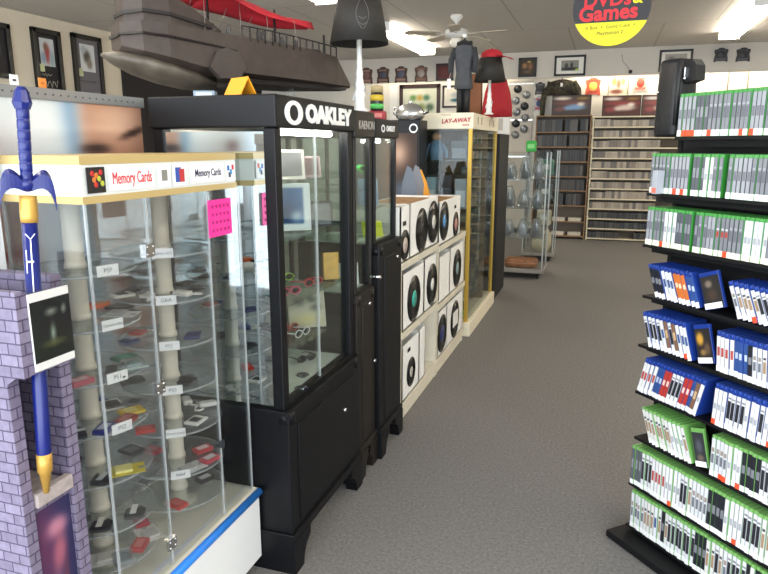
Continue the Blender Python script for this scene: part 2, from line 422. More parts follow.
# carousels
TIERS = [1.265, 1.115, .965, .815, .665, .515, .395]
def carousel(cx, cy, which, tags):
    t = thing('carousel_stand', f'revolving stand of clear trays, {which} in the memory card case', 'carousel', (cx, cy, .345), 0, 'revolving tray stands')
    MB().lathe([(0, 0), (.06, 0), (.06, .012), (.026, .02), (.026, 1.115), (0, 1.115)], 24).build('pole', POLE, t)
    for i, z in enumerate(TIERS):
        zz = z-.345
        dk = MB().lathe([(.027, -.006), (.1615, -.006), (.1625, -.003), (.1615, 0), (.027, 0), (.027, -.006)], 40, (0, 0, zz)).build('tray', TRAY, t)
        MB().lathe([(.1627, -.006), (.164, -.006), (.164, .0005), (.1627, .0005), (.1627, -.006)], 48, (0, 0, zz)).build('bright_rim', edge, dk)  # pale rim added to brighten the edge of the tray
        MB().lathe([(.0265, 0.), (.0305, .0), (.0295, .012), (.0265, .018)], 20, (0, 0, zz)).build('collar', POLE, dk)
        if i < len(tags) and tags[i]:
            txt, ang = tags[i]
            a = math.radians(ang); px, py = .1655*math.cos(a), .1655*math.sin(a)
            Mt = frame((px, py, zz+.010), (-math.sin(a), math.cos(a), 0), (0, 0, 1))
            tg = MB().box(-.031, .031, -.015, .015, -.0006, .0006, M=Mt).build('price_tag', PAPER, t, 'white printed tag')
            text(txt, .017 if len(txt) < 7 else .013, mat('#5c6068'), Mt @ Matrix.Translation((0, 0, .0009)), 'lettering', tg, ext=.0002)
    return t
carousel(-1.4, 1.435, 'nearest the shop front', [('PSP', -18), ('Gamecube', -18), ('PS1', -18), ('PS2', -18), None, None, None])
carousel(-1.385, 1.80, 'beside the black sunglasses case', [('Xbox 360', -52), ('GBA', -52), ('PS1', -52), ('PS3', -52), ('Dreamcast', -52), ('N64', -50), None])

# memory cards and small accessories lying on the trays
ITEMS = []  # filled from table: x, y, tier, kind, colour, accent, angle, words
def lay(words, kind, c1, c2, x, y, z, ang, sc=1.):
    cat = 'memory card' if kind in ('card', 'slab') else ('adapter' if kind == 'plug' else 'packet')
    nm = {'card': 'memory_card', 'slab': 'memory_card', 'plug': 'cable_adapter', 'blister': 'blister_pack', 'bag': 'plastic_packet', 'boxed': 'small_box'}[kind]
    t = thing(nm, words, cat, (x, y, z+.0004), math.radians(ang), 'accessories on the revolving trays'); t.scale = (sc*1.22,)*3
    A = mat(c1, .4); B = mat(c2, .5)
    if kind == 'card':
        MB().prism([(-.02, -.024), (.02, -.024), (.024, -.018), (.024, .02), (.016, .03), (-.016, .03), (-.024, .02), (-.024, -.018)], -.009, 0, M=Matrix.Rotation(-PI/2, 4, 'X') @ Matrix.Scale(-1, 4, (0, 1, 0))).build('body', A, t)
        MB().box(-.0235, .0235, -.007, .009, .0088, .0098).build('sticker', B, t)
        MB().box(-.012, .012, .017, .022, .0088, .0105).build('ridge', A, t)
    elif kind == 'slab':
        MB().box(-.026, .026, -.034, .034, 0, .010, bev=.004).build('body', A, t)
        MB().box(-.017, .017, -.02, .014, .0098, .0106).build('sticker', B, t)
    elif kind == 'plug':
        MB().box(-.016, .016, -.03, .03, 0, .018, bev=.006).build('body', A, t)
        MB().box(-.01, .01, .03, .042, .004, .013, bev=.002).build('connector', B, t)
        MB().tube([(0, -.03, .009), (.01, -.045, .007), (.03, -.05, .004), (.04, -.035, .004), (.03, -.02, .004)], .0035, 6).build('cable', A, t)
    elif kind == 'blister':
        MB().box(-.032, .032, -.045, .045, 0, .0015).build('backing_card', A, t)
        MB().box(-.022, .022, -.035, .012, .0015, .010, bev=.003).build('pack_window', B, t)
        MB().lathe([(.004, .0015), (.008, .0015), (.008, .0022), (.004, .0022)], 12, (0, .036, 0)).build('hang_hole', mat('#808488'), t)
    elif kind == 'bag':
        MB().box(-.03, .03, -.035, .035, 0, .016, bev=.008).build('wrap', POLY, t)
        MB().box(-.018, .018, -.02, .02, .003, .012, bev=.003).build('contents', A, t)
        MB().box(-.03, .03, .034, .05, .005, .0065).build('header_card', B, t)
    elif kind == 'boxed':
        MB().box(-.03, .03, -.02, .02, 0, .014, bev=.0015).build('carton', A, t)
        MB().box(-.02, .02, -.012, .012, .0138, .0145).build('printed_panel', B, t)
    return t
for a_ in [
    ('orange small carton on the second tray of the near revolving stand', 'boxed', '#d8602a', '#e8a070', -1.444, 1.560, 1.115, 224, 0.85),
    ('black memory card on the second tray of the near revolving stand', 'slab', '#1e1e22', '#404044', -1.374, 1.564, 1.115, 267, 0.85),
    ('white blister pack on the second tray of the near revolving stand', 'blister', '#d8d8d4', '#a0a0a0', -1.323, 1.512, 1.115, 286, 0.85),
    ('black notched card on the second tray of the far revolving stand, left one', 'card', '#202024', '#505058', -1.520, 1.796, 1.115, 339, 0.85),
    ('black notched card on the second tray of the far revolving stand, right one', 'card', '#222226', '#3c3c42', -1.322, 1.880, 1.115, 266, 0.85),
    ('white memory card on the second tray of the far revolving stand', 'slab', '#dcd8d0', '#222222', -1.480, 1.704, 1.115, 332, 0.85),
    ('red and white blister pack on the third tray of the far revolving stand', 'blister', '#e4dcd4', '#c85048', -1.495, 1.791, 0.965, 10, 0.85),
    ('blue notched card on the third tray of the far revolving stand', 'card', '#2b3e7c', '#d0d4e0', -1.471, 1.711, 0.965, 168, 0.85),
    ('green memory card on the third tray of the near revolving stand', 'slab', '#1f6a52', '#58a088', -1.347, 1.537, 0.965, 340, 0.85),
    ('pale teal packet on the third tray of the near revolving stand', 'bag', '#88b8b4', '#d0e4e0', -1.284, 1.499, 0.965, 234, 0.85),
    ('large black memory card on the fourth tray of the far revolving stand', 'slab', '#1c1d20', '#2c2d30', -1.479, 1.712, 0.815, 324, 0.94),
    ('dark adapter on the third tray of the near revolving stand', 'plug', '#2b2b2e', '#505050', -1.294, 1.420, 0.965, 41, 0.85),
    ('black memory card on the second tray of the far revolving stand', 'slab', '#1b1b1e', '#333336', -1.395, 1.926, 1.115, 169, 0.85),
    ('white adapter on the second tray of the far revolving stand', 'plug', '#dedad0', '#333333', -1.297, 1.775, 1.115, 89, 0.85),
    ('pale grey adapter on the second tray of the far revolving stand', 'plug', '#d0ccc4', '#606060', -1.369, 1.691, 1.115, 196, 0.85),
    ('navy blue memory card on the third tray of the far revolving stand', 'slab', '#262a5c', '#303468', -1.292, 1.808, 0.965, 207, 0.85),
    ('large black notched card on the fourth tray of the far revolving stand', 'card', '#1b1c1f', '#232428', -1.311, 1.786, 0.815, 5, 0.94),
    ('blue memory card on the fourth tray of the near revolving stand', 'card', '#2a4a94', '#8098c8', -1.472, 1.542, 0.815, 78, 0.85),
    ('grey and black memory card on the fourth tray of the near revolving stand', 'slab', '#6f7176', '#202226', -1.342, 1.554, 0.815, 101, 0.85),
    ('yellow memory card on the fourth tray of the near revolving stand', 'slab', '#d8b62c', '#f0e090', -1.303, 1.496, 0.815, 330, 0.85),
    ('brick red small carton on the fourth tray of the near revolving stand', 'boxed', '#9c3a30', '#c88078', -1.272, 1.434, 0.815, 276, 0.85),
    ('white blister pack with a black card on the fourth tray of the near revolving stand', 'blister', '#eeeeea', '#232326', -1.405, 1.525, 0.815, 57, 0.85),
    ('blue patterned carton on the fourth tray of the near revolving stand', 'boxed', '#2c3a86', '#d8dcea', -1.288, 1.365, 0.815, 287, 0.85),
    ('black card with pale label on the fourth tray of the near revolving stand', 'card', '#232327', '#cfcfd2', -1.348, 1.324, 0.815, 50, 0.85),
    ('red small carton on the fifth tray of the far revolving stand', 'boxed', '#c0302a', '#d86058', -1.401, 1.666, 0.665, 222, 0.85),
    ('white cable adapter on the fifth tray of the far revolving stand', 'plug', '#e2dfd4', '#f0f0ea', -1.418, 1.922, 0.665, 46, 0.85),
    ('white memory card on the fifth tray of the far revolving stand', 'slab', '#e6e3da', '#2a2a2a', -1.286, 1.787, 0.665, 1, 0.85),
    ('light grey adapter on the fifth tray of the far revolving stand', 'plug', '#d8d6d0', '#808080', -1.328, 1.922, 0.665, 314, 0.85),
    ('pink striped carton on the third tray of the near revolving stand', 'boxed', '#c87078', '#e8c8c8', -1.319, 1.327, 0.965, 75, 0.85),
    ('black oval memory card on the fifth tray of the near revolving stand', 'slab', '#26272a', '#606468', -1.344, 1.529, 0.665, 78, 0.85),
    ('red small carton on the sixth tray of the far revolving stand', 'boxed', '#b83444', '#d87880', -1.487, 1.798, 0.515, 354, 0.85),
    ('bright yellow blister pack on the fifth tray of the near revolving stand', 'blister', '#e2cc20', '#f4ec90', -1.277, 1.430, 0.665, 314, 0.85),
    ('black and silver card on the fifth tray of the near revolving stand', 'card', '#232427', '#c8ccd0', -1.308, 1.363, 0.665, 104, 0.85),
    ('black notched card on the fifth tray of the near revolving stand', 'card', '#1f2023', '#303236', -1.487, 1.425, 0.665, 346, 0.85),
    ('clear white packet on the lowest tray of the far revolving stand', 'bag', '#d8d4cc', '#ecebe6', -1.499, 1.859, 0.395, 194, 0.85),
    ('red and white carton on the sixth tray of the far revolving stand', 'boxed', '#c8343c', '#f0d8d8', -1.320, 1.863, 0.515, 244, 0.85),
    ('crimson carton on the sixth tray of the far revolving stand', 'boxed', '#c03a48', '#e8e0e0', -1.254, 1.808, 0.515, 74, 0.85),
    ('white blister pack on the sixth tray of the far revolving stand', 'blister', '#dcdcd8', '#c0c0bc', -1.285, 1.740, 0.515, 339, 0.85),
    ('black carton with pale panel on the lowest tray of the far revolving stand', 'boxed', '#26262a', '#d0d0d0', -1.324, 1.870, 0.395, 249, 0.85),
    ('black memory card with white sticker on the sixth tray of near stand, left one', 'card', '#1b1c20', '#e8e4e0', -1.333, 1.360, 0.515, -60, 0.89),
    ('black memory card with white sticker on the sixth tray of near stand, right one', 'card', '#1f2126', '#ecebe8', -1.286, 1.449, 0.515, -60, 0.89),
    ('grey memory card with white sticker on the sixth tray of the near revolving stand', 'card', '#5c6064', '#e0e0de', -1.414, 1.360, 0.515, -60, 0.89),
    ('flat red carton on the lowest tray of the far revolving stand', 'boxed', '#c8362e', '#d86058', -1.311, 1.687, 0.395, 348, 0.85),
    ('small dark red carton on the lowest tray of the near revolving stand', 'boxed', '#b02838', '#d06878', -1.361, 1.561, 0.395, 322, 0.85),
    ('red carton on the lowest tray of the near revolving stand', 'boxed', '#c23a38', '#e08078', -1.278, 1.452, 0.395, 108, 0.85),
    ('white blister pack on the lowest tray of the near revolving stand, left one', 'blister', '#ecebe6', '#d8d4cc', -1.346, 1.363, 0.395, 130, 0.85),
    ('white blister pack on the lowest tray of the near revolving stand, right one', 'blister', '#dedcd6', '#c0beb8', -1.299, 1.520, 0.395, 60, 0.85),
    ('grey-blue packet on the lowest tray of the near revolving stand', 'bag', '#7e8ca0', '#c8d0dc', -1.279, 1.383, 0.395, 52, 0.85),
]: lay(*a_)
# ------------------------------------------------------------------ black sunglasses cases
def showcase(name, label, x0, x1, y0, y1, zb, zh, zt, body, posts=.045, brand=None, base_out=.02, shelves=(), mirror=False, feet=True, floor_m=None, seams=(), door_knobs=()):
    cx, cy = (x0+x1)/2, (y0+y1)/2
    t = thing(name, label, 'display case', (cx, cy, 0))
    a0, a1, b0, b1 = x0-cx, x1-cx, y0-cy, y1-cy
    # base
    bo = base_out
    base = MB()
    base.box(a0, a1+bo, b0-bo*.5, b1+bo*.2, .13, zb-.012, bev=.004)
    base.box(a1+bo-.005, a1+bo+.006, b0+.06, b1-.06, .19, zb-.07, bev=.004)
    base.box(a0, a1+bo+.012, b0-bo*.5-.01, b1+bo*.2, .13, .165, bev=.004)
    base.build('base_cabinet', body, t)
    bt = MB()
    for sy in (b0-bo*.5+.03, b1-.03): bt.cyl((a1+bo-.025, sy, zb-.05), (a1+bo-.025, sy, zb-.008), .036, .03, 16)
    bt.box(a0, a1+bo, b0-bo*.5, b1+bo*.2, zb-.02, zb, bev=.005).build('base_ledge', body, t)
    if feet:
        for sy, d in ((b0-bo*.5-.01, 1), (b1+bo*.2, -1)):
            f = MB(); pts = [(0, 0), (.075, 0), (.08, .04), (.10, .075), (.14, .10), (.14, .135), (0, .135)]
            M = Matrix(((0, 1, 0, 0), (d, 0, 0, sy), (0, 0, 1, 0), (0, 0, 0, 1)))
            f.prism(pts, a1+bo-.04, a1+bo+.014, M=M)
            f.box(a0, a1+bo-.04, min(sy, sy+d*.03), max(sy, sy+d*.03), 0, .135)
            f.build('foot', body, t)
    for ky, kz in door_knobs: MB().cyl((a1+bo, ky-cy, kz), (a1+bo+.014, ky-cy, kz), .008, .009, 12).build('cabinet_lock', CHROME, t)
    # upper frame
    for px0, px1 in ((a0, a0+posts), (a1-posts, a1)):
        for py0, py1 in ((b0, b0+posts), (b1-posts, b1)): MB().box(px0, px1, py0, py1, zb, zh, bev=.004).build('frame_post', body, t)
    MB().box(a1-posts, a1, b0+posts, b1-posts, zb, zb+.012).build('door_sill', body, t)
    hd = MB().box(a0-.005, a1+.012, b0-.012, b1+.006, zh, zt, bev=.006).build('header', body, t)
    MB().box(a0+posts, a1-posts, b0+posts, b1-posts, zb, zb+.008).build('case_floor', floor_m or mat('#e9ebe6', .5), t)
    MB().box(a0, a0+.012, b0+posts*.5, b1-posts*.5, zb, zh).build('back_panel', mat('#bdb9b0', .5, noise=.4, nscale=7), t)
    if mirror:
        MB().box(a0+posts, a1-posts, b0+.008, b0+.018, zb+.01, zh-.012).build('mirror_panel', MIRROR, t, 'mirrored end panel')
    else:
        MB().box(a0+posts, a1-posts, b0+.01, b0+.015, zb+.01, zh).build('glass_pane', GLASS, t)
    MB().box(a0+posts, a1-posts, b1-.015, b1-.01, zb+.01, zh).build('glass_pane', GLASS, t)
    ys = [b0+posts]+[s-cy for s in seams]+[b1-posts]
    for i in range(len(ys)-1):
        xg = a1-.012-.007*(i % 2)
        pn = MB().box(xg-.005, xg, ys[i], ys[i+1]+(.01 if i < len(ys)-2 else 0), zb+.012, zh).build('glass_door', GLASS, t)
        if i < len(ys)-2: MB().box(xg-.006, xg+.002, ys[i+1]+.006, ys[i+1]+.012, zb+.012, zh).build('door_edge', edge, pn)
    for z in shelves:
        MB().box(a0+.014, a1-.03, b0+.02, b1-.02, z-.008, z).build('shelf', GSHELF, t)
    tl = MB().cyl((a1-.07, b0+.08, zh-.012), (a1-.07, b1-.08, zh-.012), .010, n=10).build('lamp_tube', mat('#fffaf0', .4, emit=40.0), t)
    return t, cx, cy
ok, cx, cy = showcase('sunglasses_case', 'tall black glass showcase with a big white lettered header, nearest of the black cases', -1.535, -1.05, 1.99, 2.695, .655, 1.66, 1.768, BLACK,
                      base_out=.022, shelves=(1.02, 1.265, 1.475, .84), mirror=True, seams=(2.33,), door_knobs=((2.5, .46),))
LET = mat('#f6f6f4', .4)
text('OAKLEY', .086, LET, FX(.2570, .082, 1.712), 'lettering', ok, bold=.0045, ext=.002, sx=1.36)
o_ = MB()
for k in range(32):
    pass
def ring(mb, M, ro, ri, sx, n=36, t=.003):
    vs = []
    for i in range(n):
        a = 2*PI*i/n
        for r in ((ro*sx, ro), (ri[0], ri[1])):
            vs.append((r[0]*math.cos(a), r[1]*math.sin(a), 0)); vs.append((r[0]*math.cos(a), r[1]*math.sin(a), t))
    fs = []
    for i in range(n):
        j = (i+1) % n; b = 4*i; c = 4*j
        fs += [(b, c, c+1, b+1), (b+2, b+3, c+3, c+2), (b+1, c+1, c+3, b+3), (b, b+2, c+2, c)]
    return mb.add(vs, fs, 0, M)
ring(MB(), FX(.256, -.235, 1.712), .041, (.036, .027), 1.7).build('ring_emblem', LET, ok)
kn, kx, ky = showcase('sunglasses_case', 'narrow dark brown-black glass showcase with thin grey lettering, middle of the black cases', -1.5, -1.05, 2.715, 2.955, .93, 1.635, 1.752, BROWNBLK,
                      posts=.028, base_out=.01, shelves=(1.18, 1.40), seams=(), door_knobs=((2.86, .86), (2.93, .55)))
text('KAENON', .052, mat('#aaa59c', .5), FX(.239, 0.012, 1.69), 'lettering', kn, bold=.0006, ext=.001, sx=.95)
MB().cyl((.235, .06, .985), (.29, .06, .985), .008, .008, 12).build('handle', CHROME, kn)
os_, sx_, sy_ = showcase('sunglasses_case', 'low black glass showcase with a small white ring emblem, third of the black cases', -1.46, -1.05, 2.985, 3.335, 1.125, 1.638, 1.728, BLACK,
                         posts=.026, base_out=.03, shelves=(1.30, 1.47), seams=(), door_knobs=((3.24, 1.03),))
text('OAKLEY', .036, LET, FX(.2195, .035, 1.683), 'lettering', os_, bold=.001, ext=.001, sx=1.0)
ring(MB(), FX(.2185, -.085, 1.683), .018, (.019, .011), 1.4, 24).build('ring_emblem', LET, os_)

# -- merchandise in the cases
def sunglasses(label, loc, rot, c, lens='#1a1a1e', sc=1.):
    t = thing('sunglasses', label, 'sunglasses', loc, rot); t.scale = (sc*.78,)*3
    m = mat(c, .3); fr = MB()
    for s in (-1, 1):
        pts = [(s*(.035+.028*math.cos(a)*(1+.1*math.cos(2*a))), -.002*abs(math.cos(a)), .024+.019*math.sin(a)) for a in [2*PI*k/14 for k in range(15)]]
        fr.tube(pts, .0035, 6)
    fr.tube([(-.01, 0, .03), (0, -.003, .033), (.01, 0, .03)], .003, 6)
    fr.build('frame', m, t)
    for s in (-1, 1):
        MB().lathe([(0, -.001), (.024, -.001), (.024, .001), (0, .001)], 14, M=Matrix.Translation((s*.035, 0, .024)) @ Matrix.Rotation(PI/2, 4, 'X') @ Matrix.Diagonal((1.1, .75, 1, 1))).build('lens', mat(lens, .1), t)
        MB().tube([(s*.064, 0, .03), (s*.066, .06, .028), (s*.064, .10, .022), (s*.062, .125, .008)], .003, 6).build('temple', m, t)
    return t
def watch(label, loc, rz, c):
    t = thing('watch', label, 'watch', loc, Euler((PI/2, 0, rz))); t.scale = (.72,)*3; t.location.z += .004; m = mat(c, .3)
    MB().tube([(.032*math.cos(a), 0.0, .03+.028*math.sin(a)) for a in [2*PI*k/18 for k in range(19)]], .006, 8, M=Matrix.Diagonal((1, 1, 1, 1))).build('strap', m, t)
    MB().cyl((0, 0, .053), (0, 0, .066), .019, .017, 18).build('dial_case', mat('#8c8f94', .25, .9), t)
    MB().cyl((0, 0, .066), (0, 0, .0665), .014, .014, 18).build('dial', mat('#202228', .2), t)
    return t
def card(name, label, cat, loc, w, h, tilt, rz, c, border=None, fn=None, group=None):
    """a card or framed sheet standing on its edge, leaning back by tilt, facing local -y"""
    t = thing(name, label, cat, loc, Euler((-tilt, 0, rz)), group)
    MB().box(-w/2, w/2, 0, .012, 0, h, bev=.002).build('frame' if border else 'board', mat(border or c, .4), t)
    b = .1*min(w, h) if border else .004
    if fn: printed('picture', w-2*b, h-2*b, FY(-w/2+b, -.0015, b), fn, t, 20, 20)
    else: MB().box(-w/2+b, w/2-b, -.0015, 0, b, h-b).build('picture', mat(c, .25, noise=.2, nscale=30), t)
    return t
AF = .62   # turned between the aisle and the shop front
card('display_frame', 'silver-edged grey display frame on the top glass shelf of the nearest case', 'display frame', (-1.15, 2.28, 1.4754), .13, .115, .25, AF, '#5e6062', '#c4c2b8')
card('display_frame', 'small dark maroon display frame on the top glass shelf beside the silver-edged frame', 'display frame', (-1.14, 2.46, 1.4754), .09, .09, .35, AF, '#4c3a3c', '#8c7c7c')
def blueposter(u, v): 
    c = mixc(rgb('3d6fa8'), rgb('183a68'), blob(u, v, .5, .35, .3, .3)); 
    if u < .18 or u > .86 or v < .14 or v > .92: c = rgb('e8eef2')
    return mixc(c, rgb('dfe8ee'), .8*blob(u, v, .72, .3, .12, .12))
card('picture_card', 'white-bordered blue advertising card on the second glass shelf', 'card', (-1.20, 2.35, 1.2654), .20, .19, .12, AF, '#ffffff', None, blueposter)
card('display_frame', 'wide black screen-like panel standing on the second glass shelf', 'display frame', (-1.145, 2.50, 1.2654), .16, .11, .2, AF, '#6e7072', '#0c0c0e')
sunglasses('tan wrap sunglasses at the far end of the second glass shelf', (-1.15, 2.58, 1.2654), (0, 0, AF+.5), '#b99c68')
sunglasses('pink sunglasses on the third glass shelf', (-1.15, 2.26, 1.0204), (0, 0, AF+.5), '#e8487c')
sunglasses('lime green sunglasses behind the pink pair', (-1.30, 2.50, 1.0204), (0, 0, AF+.4), '#a8d848')
sunglasses('red sunglasses at the far end of the third glass shelf', (-1.14, 2.46, 1.0204), (0, 0, AF+.6), '#d83848')
card('case_box', 'yellow glasses box standing on the third glass shelf', 'box', (-1.12, 2.61, 1.0204), .07, .12, .08, AF, '#d9a62a')
def rugpic(u, v): 
    c = rgb('c8c2ae'); c = mixc(c, rgb('55584e'), max(blob(u, v, .3, .68, .16, .12), blob(u, v, .65, .72, .18, .1), blob(u, v, .75, .5, .15, .1)))
    return mixc(c, rgb('d8c890'), blob(u, v, .5, .2, .4, .15))
card('picture_card', 'patterned beige picture card leaning on the low glass shelf', 'card', (-1.16, 2.44, .8404), .16, .17, .3, AF, '#c8c2ae', None, rugpic)
sunglasses('red framed sunglasses on the low glass shelf', (-1.2, 2.35, .8404), (0, 0, AF+.75), '#d23a30')
sunglasses('white framed sunglasses on the low glass shelf, in the middle', (-1.125, 2.31, .8404), (0, 0, AF+.8), '#e8e8e4')
watch('dark watch standing on the white case floor, centre', (-1.15, 2.35, .6634), .5, '#35342f')
watch('dark watch on the white case floor near the shop front', (-1.10, 2.20, .6634), 1.2, '#2c2c2c')
watch('black watch at the back of the white case floor', (-1.36, 2.42, .6634), .1, '#1d1d1f')
sunglasses('black sunglasses at the far end of the white case floor', (-1.2, 2.50, .6634), (0, 0, AF+.5), '#1b1b1d')
sunglasses('beige sunglasses lying at the near end of the white case floor', (-1.16, 2.13, .6634), (0, 0, AF-.5), '#d8cba8', '#988868')
sunglasses('black goggles on the upper shelf of the narrow middle case', (-1.14, 2.86, 1.4004), (0, 0, AF+.5), '#1c1c20')
sunglasses('silver goggles on the lower shelf of the narrow middle case', (-1.14, 2.86, 1.1804), (0, 0, AF+.5), '#c9ccd0', '#8c9096')
card('picture_card', 'bright white card on the floor of the narrow middle case', 'card', (-1.15, 2.87, .9384), .12, .11, .2, AF, '#e2eae4')
sunglasses('neon green sunglasses on the top shelf of the third case', (-1.14, 3.13, 1.4704), (0, 0, AF+.5), '#38d848')
sunglasses('bright green goggles beside the neon pair on the top shelf of the third case', (-1.2, 3.24, 1.4704), (0, 0, AF+.5), '#2fc850', '#40e060')
card('picture_card', 'blue advertising card on the middle shelf of the third case', 'card', (-1.14, 3.15, 1.3004), .1, .14, .2, AF, '#5c82a8')
card('picture_card', 'pale blue card at the far end of the middle shelf of the third case', 'card', (-1.17, 3.25, 1.3004), .1, .13, .15, AF, '#8ca4b8')
card('folded_card', 'lime yellow folded card on the floor of the third case', 'card', (-1.13, 3.2, 1.1334), .11, .09, .5, AF, '#e4f03c')

# ------------------------------------------------------------------ poster wall behind the memory card case
def face(u, v):
    Y = .80+u*1.24; Z = .85+v*.89
    c = rgb('cfd8dd')
    c = mixc(c, rgb('e6ebec'), blob(Y, Z, 1.6, 1.66, .16, .1))
    # blue collar of the garment
    x0 = 1.715-(Z-1.6)*.1
    c = mixc(c, rgb('8fb0cc'), blob(Y, Z, x0, 1.6, .045, 9)) if Z > 1.2 else c
    # skin
    skin = mixc(rgb('b8866c'), rgb('dcb49a'), blob(Y, Z, 1.9, 1.68, .13, .06))
    e = (Y-(1.74+.18*(1.66-Z)**2))/.03
    c = mixc(c, skin, 1/(1+math.exp(-e*2)))
    brow1 = blob(Y-(Z-1.6)*.5, Z, 1.99, 1.635, .05, .016); brow2 = blob(Y, Z, 1.80, 1.585, .06, .02)
    c = mixc(c, rgb('2c1c18'), .95*max(blob(Y-(Z-1.64)*.4, Z, 1.985, 1.645+.25*(Y-1.985), .06, .014, 3), blob(Y, Z, 1.80, 1.59, .07, .02, 3)))
    for yy, zz in ((1.79, 1.535), (2.02, 1.55)):
        c = mixc(c, rgb('8a5c4c'), .6*blob(Y, Z, yy, zz, .08, .035)); c = mixc(c, rgb('2a2020'), blob(Y, Z, yy, zz, .03, .012))
    c = mixc(c, rgb('a87058'), .5*blob(Y, Z, 1.9, 1.45, .025, .08))
    c = mixc(c, rgb('a0504c'), .8*blob(Y, Z, 1.9, 1.30, .09, .02))
    # a second cropped portrait at the shop-front end
    c = mixc(c, rgb('b98c7a'), .8*blob(Y, Z, 1.40, 1.36, .13, .20)); c = mixc(c, rgb('8c4444'), .9*blob(Y, Z, 1.42, 1.29, .07, .02))
    c = mixc(c, rgb('6a3a34'), .5*blob(Y, Z, 1.34, 1.60, .06, .03))
    c = mixc(c, rgb('3a3e46'), .7*blob(Y, Z, 1.98, 1.14, .08, .10, 4)); c = mixc(c, rgb('a8c4d8'), .8*blob(Y, Z, 1.7, 1.05, .08, .3)); c = mixc(c, rgb('d8c4b4'), .8*blob(Y, Z, 1.55, 1.0, .08, .14))  # loose blobs paint in coloured reflections and tones behind the case glass
    return c
ps = thing('portrait_poster', 'large portrait poster with a grey top rail behind the memory card case', 'poster', (-1.62, 1.42, 0))
MB().box(-.03, 0.0, -.62, .62, .0, 1.745).build('board', mat('#c3c4c4', .6), ps)
printed('printed_sheet', 1.24, .89, frame((.002, -.62, .85), (0, 1, 0), (0, 0, 1)), face, ps, 90, 70)
rl = MB().box(-.04, .012, -.63, .63, 1.735, 1.77, bev=.003)
for k in range(40): rl.cyl((.012, -.6+k*.03, 1.752), (.0135, -.6+k*.03, 1.752), .003, n=8, mi=1)
rl.build('top_rail', [mat('#9fa3a6', .35, .6), mat('#55585c')], ps)
for lab, y, c in (('small orange tag standing on the grey rail of the portrait poster', 1.60, '#e08a3c'), ('white tag with a dark mark standing on the grey rail', 1.50, '#f2f2f2')):
    tt = thing('price_tag', lab, 'tag', (-1.615, y, 1.7704))
    MB().box(-.001, .001, -.014, .014, 0, .028).build('card', mat(c), tt)
    MB().box(.001, .0016, -.006, .006, .01, .016).build('mark', mat('#3a3030' if c != '#e08a3c' else '#c06a20'), tt)
bx = thing('white_carton', 'tall white cardboard carton at the left edge behind the blue sword hilt', 'box', (-1.49, 1.212, .3454))
MB().box(-.065, .06, -.03, .03, 0, 1.27, bev=.003).build('carton', mat('#e4e6e8', .7), bx)
MB().box(-.07, .065, -.034, .034, 1.262, 1.31, bev=.003).build('lid', mat('#f0f1f2', .7), bx)
# ------------------------------------------------------------------ brick-printed cardboard stand with the blue sword
BRICK = brick_mat('printed_brick', '#80778c', '#6c6378', '#433a50', .046, .025, .0020, True)
cs = thing('cardboard_stand', 'cardboard display stand printed with grey-purple bricks at the left edge', 'display stand', (-1.28, 1.06, 0))
MB().box(-.22, .115, -.085, -.055, 0, 1.305, bev=.002).build('near_pillar', BRICK, cs)
MB().box(-.16, .115, .055, .088, 0, 1.315, bev=.002).build('far_pillar', BRICK, cs)
MB().box(-.17, -.16, -.055, .055, 0, 1.30).build('back_board', mat('#2a2430', .8), cs)
MB().box(-.16, .10, -.055, .055, 0, .80).build('lower_block', BRICK, cs)
MB().box(.10, .122, -.052, .054, .80, .835, bev=.004).box(-.16, .10, -.055, .055, .80, .82).build('stone_ledge', mat('#a89c98', .7, noise=.2, nscale=40), cs)
def art(u, v):
    c = rgb('24224a'); c = mixc(c, rgb('5a2c50'), blob(u, v, .2, .8, .4, .3))
    for cu, cv, ru, rv, h in ((.5, .88, .3, .05, 'c08090'), (.55, .75, .2, .1, 'a85c6c'), (.45, .55, .22, .08, 'c890a0'), (.75, .5, .1, .2, '6a2e3c'), (.5, .3, .3, .08, '3c4a70'), (.75, .15, .12, .12, '54688a'), (.35, .12, .1, .1, 'a05878')):
        c = mixc(c, rgb(h), .9*blob(u, v, cu+.08*math.sin(9*v), cv, ru, rv, 3))
    return c
printed('printed_picture', .106, .52, FX(.1025, -.052, .26), art, cs, 24, 60)
hs = MB().prism([(.06, 1.07), (.142, 1.125), (.165, 1.125), (.165, 1.31), (.06, 1.31)], -.084, -.066)
hs.box(.160, .166, -.066, .052, 1.128, 1.30)
hs.build('screen_housing', BRICK, cs)
MB().box(.166, .1705, -.058, .050, 1.132, 1.30, bev=.001)  .build('screen_bezel', mat('#d9d7d3', .5), cs, 'white screen bezel')
def scr(u, v):
    c = rgb('1b1d18'); c = mixc(c, rgb('cfd8c8'), .5*blob(u, v, .5, .78, .13, .05)+.5*blob(u, v, .82, .78, .05, .07))
    c = mixc(c, rgb('b8d0b8'), .6*blob(u, v, .5, .42, .06, .14)); c = mixc(c, rgb('5a5a34'), .7*blob(u, v, .5, .26, .3, .06)); return c
printed('screen', .106, .132, FX(.1715, -.057, 1.150), scr, cs, 24, 24, rough=.15)

